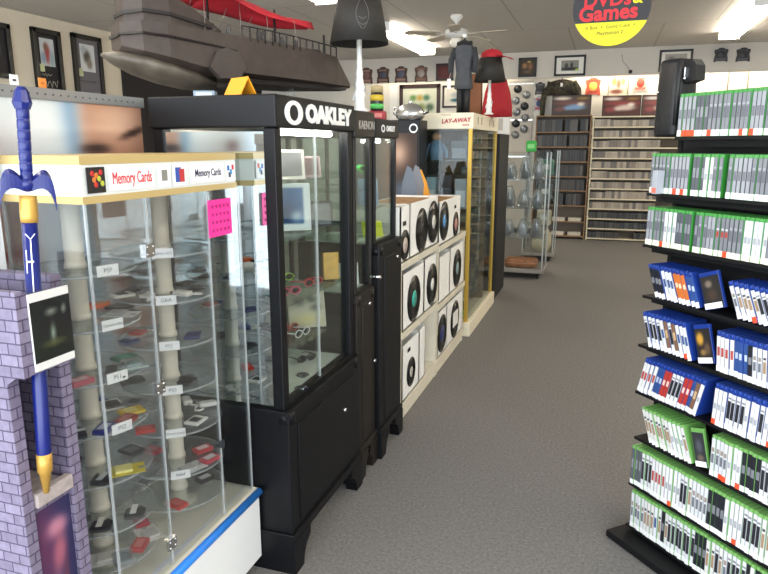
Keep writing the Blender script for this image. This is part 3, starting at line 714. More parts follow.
sw = thing('toy_sword', 'blue toy sword with gold collar standing hilt up in the brick stand', 'sword', (-1.147, 1.024, .8354), Euler((-.064, 0, 0)))
BLUE = mat('#13206a', .3); GLD = mat('#c69a48', .4, .3)
sw.scale = (1, 1, .983)
ring_z = [(.0085, .64), (.0125, .66), (.0125, .835)]
g = MB()
prof = [(0, .70), (.0115, .70)]
for k in range(7): prof += [(.0125, .705+k*.022), (.0125, .722+k*.022), (.0118, .7235+k*.022), (.0118, .726+k*.022)]
g.lathe(prof+[(.0, .857)], 16).build('grip', BLUE, sw)
MB().lathe([(0, .853), (.0145, .855), (.019, .868), (.013, .893), (.008, .90), (0, .90)], 8, smooth=False).build('pommel', BLUE, sw)
gd = MB()
for s_ in (-1, 1):
    rings = []
    for k in range(9):
        t_ = k/8; x = s_*(.008+.045*math.sin(t_*1.5)); z = .695-.045*t_*t_ + .018*math.sin(t_*PI)
        w = .014+.008*math.sin(t_*PI*.9); h = .010+.006*math.sin(t_*PI) if k < 8 else .006
        rings.append([(-w*.8*(1-t_*.4), x, z-h), (w*.8*(1-t_*.4), x, z-h), (w*(1-t_*.4), x, z+h), (0, x, z+h*1.7), (-w*(1-t_*.4), x, z+h)])
    gd.loft(rings, smooth=False)
gd.sphere((0, 0, .70), .017, 12)
M45 = Matrix.Rotation(math.radians(-38), 4, 'Z')
gd.v = [tuple(M45 @ Vector(v)) for v in gd.v]
gd.build('guard', BLUE, sw)
MB().lathe([(0, .618), (.0165, .618), (.0175, .63), (.0175, .665), (.0165, .675), (0, .675)], 20).build('gold_collar', GLD, sw, 'gold collar')
MB().lathe([(0, .045), (.012, .045), (.0155, .09), (.0155, .618), (0, .618)], 16).build('scabbard', BLUE, sw)
MB().lathe([(0, .0), (.006, .0), (.013, .05), (.0158, .052), (.0163, .095), (0, .10)], 16).build('gold_tip', GLD, sw)
mk = MB()
c40 = Matrix.Rotation(math.radians(46), 4, 'Z')
mk.box(-.0012, .0012, -.0163, -.0155, .40, .585, M=c40).tube([(-.009, -.0135, .595), (-.005, -.0152, .59), (0, -.016, .583), (.005, -.0152, .59), (.009, -.0135, .595)], .0012, 5, M=c40)
mk.box(-.0105, -.0085, -.0145, -.0125, .51, .56, M=c40).box(-.0095, .004, -.0162, -.0148, .533, .537, M=c40)
mk.prism([(-.004, .41), (.004, .41), (0, .385)], -.0166, -.0155, M=c40)
mk.build('white_mark', mat('#e6e6ee', .4), sw)

# ------------------------------------------------------------------ model boat with red sails on top of the cases
HULL = mat('#3c312a', .6, noise=.18, nscale=25, bump=.15)
HULLD = mat('#1f1a18', .6, noise=.15, nscale=25)
dx, dy = (-1.155+1.80), (3.00-2.03)
heading = math.atan2(dy, dx); LB = math.hypot(dx, dy)
bt = thing('model_boat', 'large brown model boat with red cloth sails on top of the black cases', 'model boat', (-1.783, 2.055, 1.7685), heading)
# local: x stern -> bow (0..LB), y port, z up from case top
def hull_ring(x, hw_b, zb, hw_m, zm, hw_t, zt):
    return [(x, -hw_b, zb), (x, -hw_m, zm), (x, -hw_t, zt), (x, hw_t, zt), (x, hw_m, zm), (x, hw_b, zb)]
Ls = LB*.945
hull = MB().loft([hull_ring(.055, .03, .175, .06, .19, .055, .27), hull_ring(.11, .07, .15, .14, .168, .125, .275), hull_ring(.20, .085, .125, .165, .15, .145, .27), hull_ring(.32, .085, .10, .168, .125, .145, .262),
                  hull_ring(.48, .08, .092, .16, .115, .14, .255), hull_ring(.75*Ls, .07, .088, .125, .105, .10, .240), hull_ring(.90*Ls, .045, .088, .085, .100, .07, .222), hull_ring(Ls, .008, .096, .014, .104, .012, .118)])
hull.build('hull', HULL, bt)
band = MB().loft([hull_ring(.048, .03, .222, .066, .226, .062, .234), hull_ring(.11, .08, .222, .145, .227, .137, .235), hull_ring(.20, .1, .215, .168, .22, .158, .228), hull_ring(.36, .1, .20, .162, .205, .154, .213), hull_ring(.47, .1, .192, .153, .195, .147, .2)])
band.build('rub_rail', HULLD, bt)
sc_ = MB().loft([[(x, -w, z0), (x, -w*.86, z1), (x, w*.86, z1), (x, w, z0)] for x, w, z0, z1 in ((.075, .05, .262, .375), (.125, .115, .265, .40), (.22, .13, .262, .385), (.33, .12, .256, .335), (.43, .11, .25, .275))])
sc_.build('stern_cabin', HULL, bt)
cb2 = MB().loft([[(x, -w, z), (x, -w*.97, z+.012), (x, w*.97, z+.012), (x, w, z)] for x, w, z in ((.07, .058, .30), (.12, .122, .305), (.22, .138, .30), (.38, .125, .272))])
cb2.build('cabin_band', HULLD, bt)
kb = MB().loft([[(x, w*math.cos(a), z+h*math.sin(a)) for a in [2*PI*k/12 for k in range(12)]] for x, w, z, h in ((.0, .02, .160, .006), (.05, .07, .150, .026), (.12, .12, .135, .040), (.22, .135, .112, .045), (.32, .12, .09, .04), (.42, .06, .075, .025))], smooth=True)
kb.build('stern_keel', mat('#5c5448', .5, .1, noise=.4, nscale=12), bt, 'rounded paler keel under the stern')
MB().prism([(.34, .125), (.37, .185), (.41, .20), (.46, .185), (.49, .13), (.46, .09), (.38, .085)], -.185, -.155).build('side_fin', HULL, bt)
MB().loft([[(x, -w, z), (x, w, z), (x, w*.9, z+.018), (x, -w*.9, z+.018)] for x, w, z in ((.5, .15, .078), (.75*Ls, .118, .076), (.97*Ls, .03, .084))]).build('side_skirt', HULLD, bt)
rail = MB()
rp = []
for k in range(15):
    t_ = k/14; x = .50+t_*(Ls*.90-.50); w = .135-.068*t_**1.6; zt = .252-.032*t_**1.3
    rp.append((x, -w, zt+.042)); rail.tube([(x, -w, zt-.012), (x, -w, zt+.042)], .0028, 6); rail.tube([(x, w, zt-.012), (x, w, zt+.042)], .0028, 6)
rail.tube(rp, .0028, 6).tube([(a, -b, c) for a, b, c in rp], .0028, 6)
rail.build('deck_rail', HULLD, bt)
for nm, x, y, h in (('mast', .42, 0, .43), ('mast', .72, 0, .38), ('mast', .88*Ls, 0, .30)):
    MB().cyl((x, y, .18), (x, y, h+.02), .006, .005, 8).build(nm, HULLD, bt)
def sailmesh(x0, x1, w0, w1, z0, z1, sag, n=14, mside=10):
    mb = MB(); vs = []; fs = []
    for i in range(n+1):
        t_ = i/n; x = x0+(x1-x0)*t_; w = w0+(w1-w0)*t_
        for j in range(mside+1):
            q_ = j/mside*2-1; z = z0+(z1-z0)*t_-sag*math.sin(PI*t_)-.055*q_*q_*(1-.5*t_)+.004*math.sin(9*t_+5*q_)
            vs.append((x, q_*w, z))
    for i in range(n):
        for j in range(mside): a = i*(mside+1)+j; fs.append((a, a+1, a+mside+2, a+mside+1))
    return mb.add(vs, fs, 0, None, True)
CLOTH = mat('#bf2430', .75, noise=.15, nscale=10)
for args in ((.10, .52, .17, .15, .52, .44, .03), (.42, .90, .15, .03, .455, .365, .018)):
    o = sailmesh(*args).build('sail', CLOTH, bt); md = o.modifiers.new('thick', 'SOLIDIFY'); md.thickness = .003
for x in (.35, .5, .62, .75):
    for w_ in (-1, 1): MB().tube([(x, w_*.13, .26), (x+.03, w_*.06, .41-.12*(x-.35))], .0012, 5).build('rigging_line', mat('#8c8078', .6), bt)
for x, y in ((.40, -.09), (.46, -.10), (.60, -.08), (.64, -.04), (.72, -.06), (.80, -.04)):
    z_ = .25 if x < .7 else .235
    MB().lathe([(0, 0), (.008, 0), (.01, .03), (.006, .045), (.0, .05)], 8, (x, y, z_)).box(x-.004, x+.004, y-.012, y+.012, z_, z_+.028).build('deck_fitting', mat('#4a4644', .5), bt)
for x in (.40, .72*Ls):
    MB().box(x-.012, x+.012, -.03, .03, 0, .004).box(x-.006, x+.006, -.02, .02, 0, .095).build('stand', ACRYL, bt)
tn = thing('tent_sign', 'orange folded tent card standing on the nearest black case under the boat', 'sign', (-1.20, 2.035, 1.7685), math.radians(65))
MB().prism([(-.034, 0), (-.031, 0), (0, .053), (.031, 0), (.034, 0), (0, .060)], -.05, .05).build('folded_card', mat('#f0a01c', .6), tn)
MB().box(-.01, .01, -.03, .03, -.0006, .0006, M=Matrix.Translation((.020, 0, .027)) @ Matrix.Rotation(math.radians(60), 4, 'Y')).build('printed_line', mat('#c87010'), tn)
pk2 = thing('clutter_box', 'pale blue small box under the stern of the boat on the nearest case', 'box', (-1.46, 2.22, 1.7685), .4)
MB().box(-.04, .04, -.03, .03, 0, .035, bev=.003).build('carton', mat('#8fa4b4', .5), pk2)
MB().box(-.03, .03, -.032, -.03, .008, .028).build('label_panel', mat('#d4dce0', .5), pk2)

# ------------------------------------------------------------------ table lamps
SHADE = mat('#26231f', .7, noise=.1, nscale=30)
def lamp(name, label, loc, rtop, rbot, zs, hs, sc_=1., emblem=True):
    t = thing(name, label, 'lamp', loc)
    m = mat('#e8e6e2', .35)
    MB().lathe([(0, 0), (.04, 0), (.04, .008), (.024, .016), (.022, .06), (.027, .075), (.018, .10), (.021, .115), (.015, .15), (.017, .165), (.0115, .19), (.0115, zs), (0, zs)], 20).build('stem', m, t)
    MB().box(-.030, -.012, -.01, .01, .05, .075, bev=.002).build('stem_button', mat('#b4b4b4', .4, .4), t)
    MB().box(.012, .028, -.01, .01, .09, .11, bev=.002).build('stem_button', mat('#b4b4b4', .4, .4), t)
    MB().lathe([(rbot, zs), (rtop, zs+hs), (rtop-.003, zs+hs), (rbot-.003, zs), (rbot, zs)], 40).build('lamp_shade', SHADE, t)
    MB().cyl((0, 0, zs-.01), (0, 0, zs+.05), .012, n=12).lathe([(0, zs+.05), (.02, zs+.06), (.028, zs+.09), (0, zs+.12)], 14).build('bulb', mat('#d8d4c8', .3), t)
    if emblem:
        a = math.radians(-62); r = (rtop*.45+rbot*.55)+.0015; e = MB()
        tilt = (rbot-rtop)/hs
        for s_ in (-1, 1):
            pts = []
            for k in range(10):
                q_ = k/9; ang = a+s_*(.22*math.sin(q_*PI*.95)+.03); z = zs+hs*(.22+.6*q_); rr = rbot-tilt*(z-zs)+.0008
                pts.append((rr*math.cos(ang), rr*math.sin(ang), z))
            e.tube(pts, .0011, 5)
        for q_ in (.3, .42): e.tube([((rbot-tilt*hs*q_+.0008)*math.cos(a+.05*k), (rbot-tilt*hs*q_+.0008)*math.sin(a+.05*k), zs+hs*q_+.01*abs(k)/3) for k in range(-3, 4)], .0011, 5)
        e.build('shade_line_motif', mat('#6c6862', .5), t)
    return t
lamp('table_lamp', 'table lamp with a black cone shade and white stem beside the bow of the boat', (-1.075, 2.86, 1.7525), .092, .131, .29, .205)
lamp('table_lamp', 'small lamp with black shade under a red cap on the lay-away cabinet', (-.975, 5.72, 1.8625), .092, .135, .268, .19, emblem=False)
cp = thing('baseball_cap', 'red baseball cap on the shade of the far table lamp', 'cap', (-.965, 5.72, 1.8625+.4585), -.3)
cp.scale = (1, 1, .75)
REDC = mat('#b01c28', .8)
MB().lathe([(.089, 0), (.092, .025), (.08, .06), (.05, .085), (.0, .095)], 24).build('crown', REDC, cp)
MB().loft([[(.07+.115*t_, -.075*(1-t_**3*.55), .012-.045*t_*t_), (.07+.115*t_, .075*(1-t_**3*.55), .012-.045*t_*t_), (.07+.115*t_, .075*(1-t_**3*.55), .017-.045*t_*t_), (.07+.115*t_, -.075*(1-t_**3*.55), .017-.045*t_*t_)] for t_ in (0, .25, .5, .75, 1)]).build('brim', REDC, cp)
MB().sphere((0, 0, .096), .008, 10).build('button', REDC, cp)
# ------------------------------------------------------------------ white record shelves and record crates
SHW = mat('#d8d0bc', .55, noise=.05, nscale=8)
def shelf_unit(label, y0, y1, dz):
    t = thing('record_shelf', label, 'shelf unit', (-1.21, (y0+y1)/2, 0)); h = (y1-y0)/2
    for nm, z0, z1 in (('bottom_board', .06, .11), ('middle_board', .505-dz, .545-dz), ('top_board', .915-dz*.8, .955-dz*.8)):
        MB().box(-.17, .17, -h, h, z0, z1, bev=.003).build(nm, SHW, t)
    for s_ in (-1, 1): MB().box(-.165, .160, s_*h-.014-s_*.016, s_*h+.014-s_*.016, 0, .92-dz*.8).build('side_board', SHW, t)
    MB().box(-.17, -.16, -h+.03, h-.03, .11, .9-dz).build('back_board', mat('#a89e8c', .7), t)
    MB().box(.13, .155, -h+.03, h-.03, 0, .06).build('kick_board', SHW, t)
    return t
shelf_unit('cream white record shelf holding a teal-label record, nearest the black cases', 3.42, 4.29, 0)
shelf_unit('cream white record shelf next to the cream lay-away cabinet', 4.295, 5.21, .035)
VINYL = mat('#101012', .22)
def record(t, y, z, r, lab, lr=.34, x=.0, hole=True):
    M = FX(x, y, z)
    d = MB().lathe([(0, 0), (r, 0), (r, .003), (r*lr, .0035), (0, .0035)], 40, M=M)
    for k in range(4): d.lathe([(r*(.45+.13*k), .003), (r*(.455+.13*k), .0042), (r*(.465+.13*k), .003)], 40, M=M)
    rc = d.build('record', VINYL, t)
    lb = MB().lathe([(0, .0035), (r*lr, .0035), (r*lr, .0046), (0, .0046)], 24, M=M)
    if hole: lb.lathe([(0, .0047), (.005, .0047), (.005, .0049), (0, .0049)], 10, M=M, mi=1)
    lb.build('record_label', [mat(lab, .4), VINYL], rc)
def crate(label, y0, y1, z, h, discs=(), depth=.30, x=-1.05, top=True, face='#f2f1ec', adapters=(), tilt=0.):
    t = thing('record_crate', label, 'record crate', (x, (y0+y1)/2, z+.0005), 0, 'white record crates'); w = (y1-y0)/2
    W = mat(face, .55)
    b = MB(); b.box(-.008, 0, -w, w, 0, h); b.box(-depth, -depth+.008, -w, w, 0, h*.97); b.box(-depth, 0, -w, -w+.008, 0, h); b.box(-depth, 0, w-.008, w, 0, h); b.box(-depth, 0, -w, w, 0, .008)
    b.build('box', W, t)
    if top: MB().box(-depth+.01, -.01, -w+.01, w-.01, .02, h-.012).build('lid', mat('#9a7448', .7, noise=.3, nscale=25), t, 'brown cardboard contents seen from above')
    for (y, zz, r, c, lr) in discs: record(t, y-(y0+y1)/2, zz-z, r, c, lr, .0006)
    for (y, zz) in adapters:
        yy = y-(y0+y1)/2; q = MB()
        q.box(.0005, .003, yy-.028, yy+.028, zz-z-.012, zz-z+.012); q.build('adapter_mark', VINYL, t)
    return t
zt = .9555
crate('narrow white record crate on top with one small record, by the black cases', 3.425, 3.60, zt, .315, [(3.50, 1.05, .088, '#c8b8ac', .5)], adapters=[(3.49, 1.175)])
crate('wide white record crate on the shelf top with two large black records', 3.605, 4.27, zt, .318, [(3.86, 1.092, .137, '#1a1a1c', .3)])
crate_rec2 = [o for o in COL.objects if o.name.startswith('record_crate')][-1]
record(crate_rec2, 4.13-3.9375, 1.115-zt, .137, '#d8d4cc', .33, .006)
zb_ = .9275
crate('white record crate on top with one blue-label and one small red-label record', 4.31, 5.0, zb_, .30, [(4.46, 1.085, .137, '#5a94c8', .36), (4.84, 1.02, .095, '#c89088', .5)], adapters=[(4.81, 1.155)])
crate('white record crate with a teal-label record on the middle shelf', 3.47, 3.93, .5455, .335, [(3.70, .695, .142, '#3fae9c', .36)], top=False)
crate('white record crate with a white-label record on the middle shelf', 3.945, 4.255, .5455, .345, [(4.14, .695, .140, '#e4e2dc', .3)], top=False)
crate('plain white record crate without any record on the middle shelf', 4.34, 4.67, .5105, .33, [], top=False)
crate('white record crate with a grey-label record on the middle shelf', 4.68, 5.17, .5105, .34, [(4.93, .665, .148, '#8ca4a4', .33)], top=False)
crate('white record crate with a small record and a black arrow mark on the bottom shelf', 3.47, 3.83, .1105, .34, [(3.65, .245, .092, '#c4beb4', .35)], top=False, adapters=[(3.60, .40)])
crate('narrow white record crate on the bottom shelf beside a grey disc sleeve', 3.84, 3.98, .1105, .345, [], top=False)
crate('white record crate with a dark blue-label record on the bottom shelf', 4.34, 4.60, .1105, .33, [(4.46, .265, .14, '#28306c', .45)], top=False)
wc = crate('white record crate with a square white paper on its record on the bottom shelf', 4.61, 5.17, .1105, .33, [(4.89, .262, .15, '#e8e6e0', .3)], top=False)
MB().box(.0062, .0075, -.09, .09, .10, .22).build('square_paper', mat('#e6e4de', .6), wc)
gs = thing('record_sleeve', 'grey record sleeve leaning on the bottom shelf with half a record showing', 'record', (-1.12, 4.12, .1105), Euler((0, -.08, 0)))
MB().box(-.006, 0, -.11, .11, 0, .30).build('sleeve', mat('#8e9298', .4), gs)
record(gs, -.06, .15, .10, '#7c8084', .35, .001)
st = thing('cone_sign', 'orange folded sign standing on the record crates', 'sign', (-1.33, 4.86, zb_+.30), .3)
MB().prism([(-.07, 0), (.07, 0), (.045, .10), (0, .20), (-.02, .19), (-.05, .08)], -.012, .012).build('board', mat('#e09a2c', .6), st)
for lab, y, c in (('clear grey pointed plastic sleeve standing on the record crates near the orange sign', 4.42, '#6c7480'), ('grey pointed plastic sleeve on the record crates behind the blue-label record', 4.62, '#7c7e84')):
    q = thing('plastic_sleeve', lab, 'sleeve', (-1.30, y, zb_+.30), .2)
    MB().prism([(-.05, 0), (.05, 0), (.055, .10), (.02, .22), (-.01, .24), (-.045, .12)], -.006, .006).build('sleeve', mat(c, .25), q)

# dark cabinet with poster behind the record shelves
dc = thing('poster_cabinet', 'dark cabinet with a portrait poster and white ring emblem behind the record crates', 'cabinet', (-1.75, 5.12, 0))
MB().box(-.30, .36, -.1, .13, 0, 1.80, bev=.004).build('body', BLACK, dc)
def hairpost(u, v):
    c = rgb('3a2a22'); c = mixc(c, rgb('c8a48c'), blob(u, v, .55, .72, .25, .2)); c = mixc(c, rgb('8a6248'), .8*blob(u, v, .3, .4, .15, .4)); c = mixc(c, rgb('5c7490'), .8*blob(u, v, .7, .2, .3, .15)); return c
printed('printed_poster', .34, .56, FY(0.0, -.1025, 1.14), hairpost, dc, 30, 40)
MB().box(.02, .16, -.106, -.102, 1.70, 1.79).build('pale_card', mat('#c8d0d8'), dc)
ring(MB(), FY(.31, -.102, 1.735), .036, (.026, .024), .95, 24).build('ring_emblem', LET, dc)
hm = thing('silver_kettle', 'shiny silver rounded trophy-like kettle on top of the dark poster cabinet', 'kettle', (-1.48, 5.06, 1.8005))
SIL = mat('#c4c4c2', .25, .9)
MB().lathe([(0, 0), (.08, 0), (.10, .02), (.10, .055), (.085, .09), (.05, .118), (.0, .125)], 26, M=Matrix.Diagonal((1.15, .85, 1, 1))).build('body', SIL, hm)
MB().lathe([(0, .12), (.018, .122), (.012, .135), (.018, .145), (0, .152)], 12).build('lid_knob', SIL, hm)
MB().tube([(.095, 0, .04), (.145, 0, .06), (.15, 0, .09)], .012, 10).build('spout', SIL, hm)
MB().tube([(-.10, 0, .03), (-.135, 0, .05), (-.13, 0, .09), (-.09, 0, .10)], .008, 8).build('handle', SIL, hm)
MB().sphere((.0, -.085, .045), .02, 12).build('white_badge', WHITE, hm)

# jar and red box on the third case
rb = thing('red_box', 'small red box on the third black case under a labelled jar', 'box', (-1.10, 3.17, 1.7285), .2)
MB().box(-.045, .045, -.035, .035, 0, .04, bev=.002).build('carton', mat('#a0242a', .5), rb)
MB().box(-.03, .03, -.0365, -.035, .01, .03).build('printed_panel', mat('#d88078', .5), rb)
jr = thing('jar', 'round jar with green and yellow label on the small red box', 'jar', (-1.10, 3.17, 1.7690))
MB().lathe([(0, 0), (.03, 0), (.033, .005), (.033, .08), (.028, .09), (0, .09)], 20).build('body', mat('#26221e', .3), jr)
MB().lathe([(.0334, .05), (.0338, .05), (.0338, .078), (.0334, .078)], 20).build('yellow_label', mat('#d8b838'), jr)
MB().lathe([(.0334, .012), (.0338, .012), (.0338, .035), (.0334, .035)], 20).build('green_label', mat('#58c060'), jr)
MB().lathe([(0, .09), (.031, .09), (.031, .118), (.026, .122), (0, .122)], 20).build('lid', mat('#b8a478', .4), jr)

# ------------------------------------------------------------------ cream lay-away cabinet
la = thing('layaway_cabinet', 'tall glass cabinet with a cream LAY-AWAY header and gold posts', 'display case', (-1.28, 5.97, 0))
a0, a1, b0, b1 = -.24, .24, -.64, .63
CRW = mat('#efe6cc', .5)
MB().box(a0, a1+.012, b0-.012, b1+.01, 1.735, 1.862, bev=.004).build('header', CRW, la)
MB().box(a0, a1+.03, b0-.02, b1+.02, 0, .125, bev=.006).build('base', CRW, la)
for x in (a0+.012, a1-.012):
    for y in (b0+.012, b1-.012): MB().box(x-.016, x+.016, y-.016, y+.016, .125, 1.752, bev=.003).build('gold_post', mat('#c9a544', .35, .35), la)
for nm, bx_ in (('glass_pane', (a0+.03, a1-.03, b0+.006, b0+.011)), ('glass_pane', (a1-.011, a1-.006, b0+.03, b1-.03)), ('glass_pane', (a0+.03, a1-.03, b1-.011, b1-.006))):
    MB().box(*bx_, .126, 1.75).build(nm, GLASS, la)
MB().box(a0, a0+.01, b0, b1, .125, 1.752).build('back_panel', mat('#232a2e', .3), la)
MB().box(a0+.011, a1-.03, .30, .31, .125, 1.752).build('brown_divider', mat('#8c7458', .5), la)
for k in range(11):
    z = .27+k*.135
    MB().box(a0+.012, a1-.014, b0+.03 if k in (3, 6, 9) else b0+.30, b1-.03, z-.009, z).build('shelf', TRAY if k not in (3, 6, 9) else GSHELF, la)
RDI = mat('#b8262c', .5)
text('LAY-AWAY', .047, RDI, FY(.110, b0-.0135, 1.800) @ Matrix.Rotation(math.radians(3), 4, 'Z'), 'lettering', la, bold=.0016, ext=.001, shear=.15)
q = MB()
for k in range(5): q.box(-.01+.016*k, .002+.016*k, b0-.0135, b0-.0125, 1.842, 1.850)
q.build('tiny_print', mat('#b8a890'), la)
q = MB()
for k in range(4): q.box(.165+.014*k, .175+.014*k, b0-.0135, b0-.0125, 1.760, 1.771)
q.build('tiny_print', RDI, la)
q = MB()
for y in (-.45, -.28, .12, .35): q.box(a1+.0125, a1+.0138, y-.012, y+.012, 1.775, 1.835)
q.build('header_mark', mat('#4c4a44'), la)
def nth_(n): return f"{n}{'th' if 10 <= n % 100 <= 20 else {1: 'st', 2: 'nd', 3: 'rd'}.get(n % 10, 'th')}"
def toybox(name, label, loc, w, d, h, c, c2, rz=0, group=None):
    t = thing(name, label, 'boxed toy', loc, rz, group)
    MB().box(-w/2, w/2, -d/2, d/2, 0, h, bev=.002).build('carton', mat(c, .4), t)
    MB().box(-w/2+.01, w/2-.01, -d/2-.001, -d/2, .015, h*.6).build('printed_panel', mat(c2, .4), t)
    return t
zz = .27+.135*9
bear = thing('cloth_doll', 'blue-clothed soft doll sitting on the top glass shelf of the lay-away cabinet', 'doll', (-1.36, 5.45, zz+.0005))
MB().lathe([(0, 0), (.055, 0), (.06, .08), (.045, .15), (.02, .165), (0, .168)], 16).build('body', mat('#5d7c96', .8), bear)
MB().sphere((0, 0, .19), .04, 14, sc=(1, .9, .9)).build('head', mat('#a88468', .8), bear)
MB().tube([(-.05, 0, .13), (-.085, -.01, .07), (-.09, -.02, .02)], [.018, .016, .012], 8).tube([(.05, 0, .13), (.085, -.01, .07), (.09, -.02, .02)], [.018, .016, .012], 8).build('arm', mat('#5d7c96', .8), bear)
toybox('boxed_toy', 'dark boxed toy on the top glass shelf of the lay-away cabinet', (-1.17, 5.50, zz+.0005), .14, .08, .16, '#34383c', '#6c747c')
zz = .27+.135*6
toybox('boxed_toy', 'pale blue boxed toy at left on the middle glass shelf of the lay-away cabinet', (-1.42, 5.48, zz+.0005), .12, .08, .26, '#9cb8c4', '#d4e0e4')
toybox('boxed_toy', 'black boxed toy in the centre of the middle glass shelf of the lay-away cabinet', (-1.27, 5.47, zz+.0005), .10, .08, .28, '#1c1e22', '#34343c')
toybox('boxed_toy', 'grey boxed toy at right on the middle glass shelf of the lay-away cabinet', (-1.15, 5.50, zz+.0005), .10, .08, .25, '#8c949c', '#c4ccd4')
zz = .27+.135*3
toybox('boxed_toy', 'dark green boxed toy on the lower glass shelf of the lay-away cabinet', (-1.2, 5.5, zz+.0005), .16, .1, .18, '#26342c', '#4c6c54')
toybox('boxed_toy', 'bright green striped boxed toy on the floor of the lay-away cabinet', (-1.14, 5.47, .1255), .14, .1, .14, '#2c6c34', '#98d850')
random.seed(11)
cc = ['#6c6a64', '#4c5c50', '#86806c', '#3c4248', '#9c8464']
for k in range(11):
    z = .27+k*.135
    for j, y in enumerate((5.74, 5.92, 6.12)):
        if j*3+k*2 in (4, 9, 14): continue
        toybox('boxed_toy', f'small boxed toy behind lay-away side glass, {nth_(k+1)} shelf from bottom, '+('near', 'middle', 'far')[j], (-1.15, y, z+.0005), .10, .06, .07+.03*random.random(), cc[(j+k) % 5], cc[(j*2+k+2) % 5], 0, 'boxed toys behind the side glass')

# grey coat on a stand, red cloth on a stand beside it
ct = thing('coat_stand', 'small grey coat with a white tag on a stand above the lay-away cabinet', 'coat', (-1.165, 5.56, 1.8625))
MB().cyl((0, 0, 0), (0, 0, .012), .055, n=20).cyl((0, 0, .01), (0, 0, .60), .008, n=10).cyl((-.03, 0, 0), (-.03, 0, .26), .026, .03).cyl((.03, 0, 0), (.03, 0, .26), .026, .03).build('stand', BLACKM, ct)
ctm = MB().loft([[(rx*math.cos(a)*(1+.05*math.sin(6*a)), ry*math.sin(a)*(1+.05*math.sin(6*a)), z) for a in [2*PI*k/24 for k in range(24)]] for z, rx, ry in ((.20, .074, .054), (.26, .072, .052), (.33, .062, .045), (.42, .072, .05), (.50, .085, .052), (.54, .07, .045), (.57, .03, .03))], smooth=True)
ctm.build('coat', mat('#4a4c50', .85, noise=.15, nscale=30), ct)
MB().tube([(.075, 0, .52), (.098, -.01, .43), (.095, -.03, .33)], [.028, .025, .022], 10).tube([(-.075, 0, .52), (-.105, -.02, .43), (-.10, -.05, .33)], [.028, .025, .022], 10).build('sleeve', mat('#34363a', .85), ct)
MB().tube([(.05*math.cos(a), .04*math.sin(a), .56+.006*math.sin(3*a)) for a in [2*PI*k/16 for k in range(17)]], .018, 8).build('scarf', mat('#1e1e20', .8), ct, 'black scarf')
MB().sphere((.0, 0, .62), .018, 12).build('stand_knob', WHITE, ct)
tg = MB().box(-.125, -.095, -.067, -.065, .20, .28); tg.tube([(-.11, -.066, .28), (-.10, -.05, .33)], .0012, 5).build('tag', PAPER, ct, 'white price tag')
rc = thing('red_cloth', 'red cloth draped over a stand behind the lay-away cabinet', 'cloth', (-.985, 6.20, 1.8625))
rr_ = []
for z, rx, ry in ((0, .135, .10), (.10, .13, .095), (.22, .11, .085), (.33, .075, .065), (.37, .03, .03)):
    rr_.append([(rx*math.cos(a)*(1+.07*math.sin(9*a+3*z)), ry*math.sin(a)*(1+.07*math.sin(9*a+3*z)), z) for a in [2*PI*k/40 for k in range(40)]])
MB().loft(rr_, smooth=True).build('drape', mat('#a31c26', .8), rc)
MB().cyl((0, 0, .36), (0, 0, .44), .008, n=8).build('stand', BLACKM, rc)
bc = thing('brown_cloth', 'brown cloth hanging on a stand between the grey coat and the red cloth', 'cloth', (-1.225, 6.20, 1.8625))
MB().loft([[(x*(1-.12*z), -.03+.008*math.sin(30*x), z) for x in [-.10+.2*k/20 for k in range(21)]]+[(x*(1-.12*z), .03+.008*math.sin(30*x), z) for x in [.10-.2*k/20 for k in range(21)]] for z in (0, .15, .3, .385)], smooth=True).build('drape', mat('#82563c', .85), bc)
bk = thing('black_cabinet', 'plain black cabinet standing beyond the lay-away cabinet', 'cabinet', (-1.27, 7.0, 0))
MB().box(-.25, .25, -.30, .35, .02, 1.72, bev=.005).build('body', BLACKM, bk)
MB().box(-.23, .23, -.28, .33, 0, .02).build('plinth', BLACKM, bk)
wb = thing('white_box', 'white upright box on the black cabinet beyond the lay-away cabinet', 'box', (-1.08, 7.05, 1.7205))
MB().box(-.08, .10, -.06, .06, 0, .21, bev=.003).build('carton', WHITE, wb)
MB().box(-.02, .04, -.0615, -.06, .04, .16).build('printed_panel', mat('#c8c4bc'), wb)
gb = thing('green_packet', 'bright green packet behind the white upright box', 'packet', (-.86, 8.12, 1.5315))
MB().box(-.06, .06, -.03, .03, 0, .13, bev=.015).build('packet', mat('#38b848', .4), gb)
MB().box(-.04, .04, -.032, -.029, .04, .09).build('label_panel', mat('#88d888'), gb)

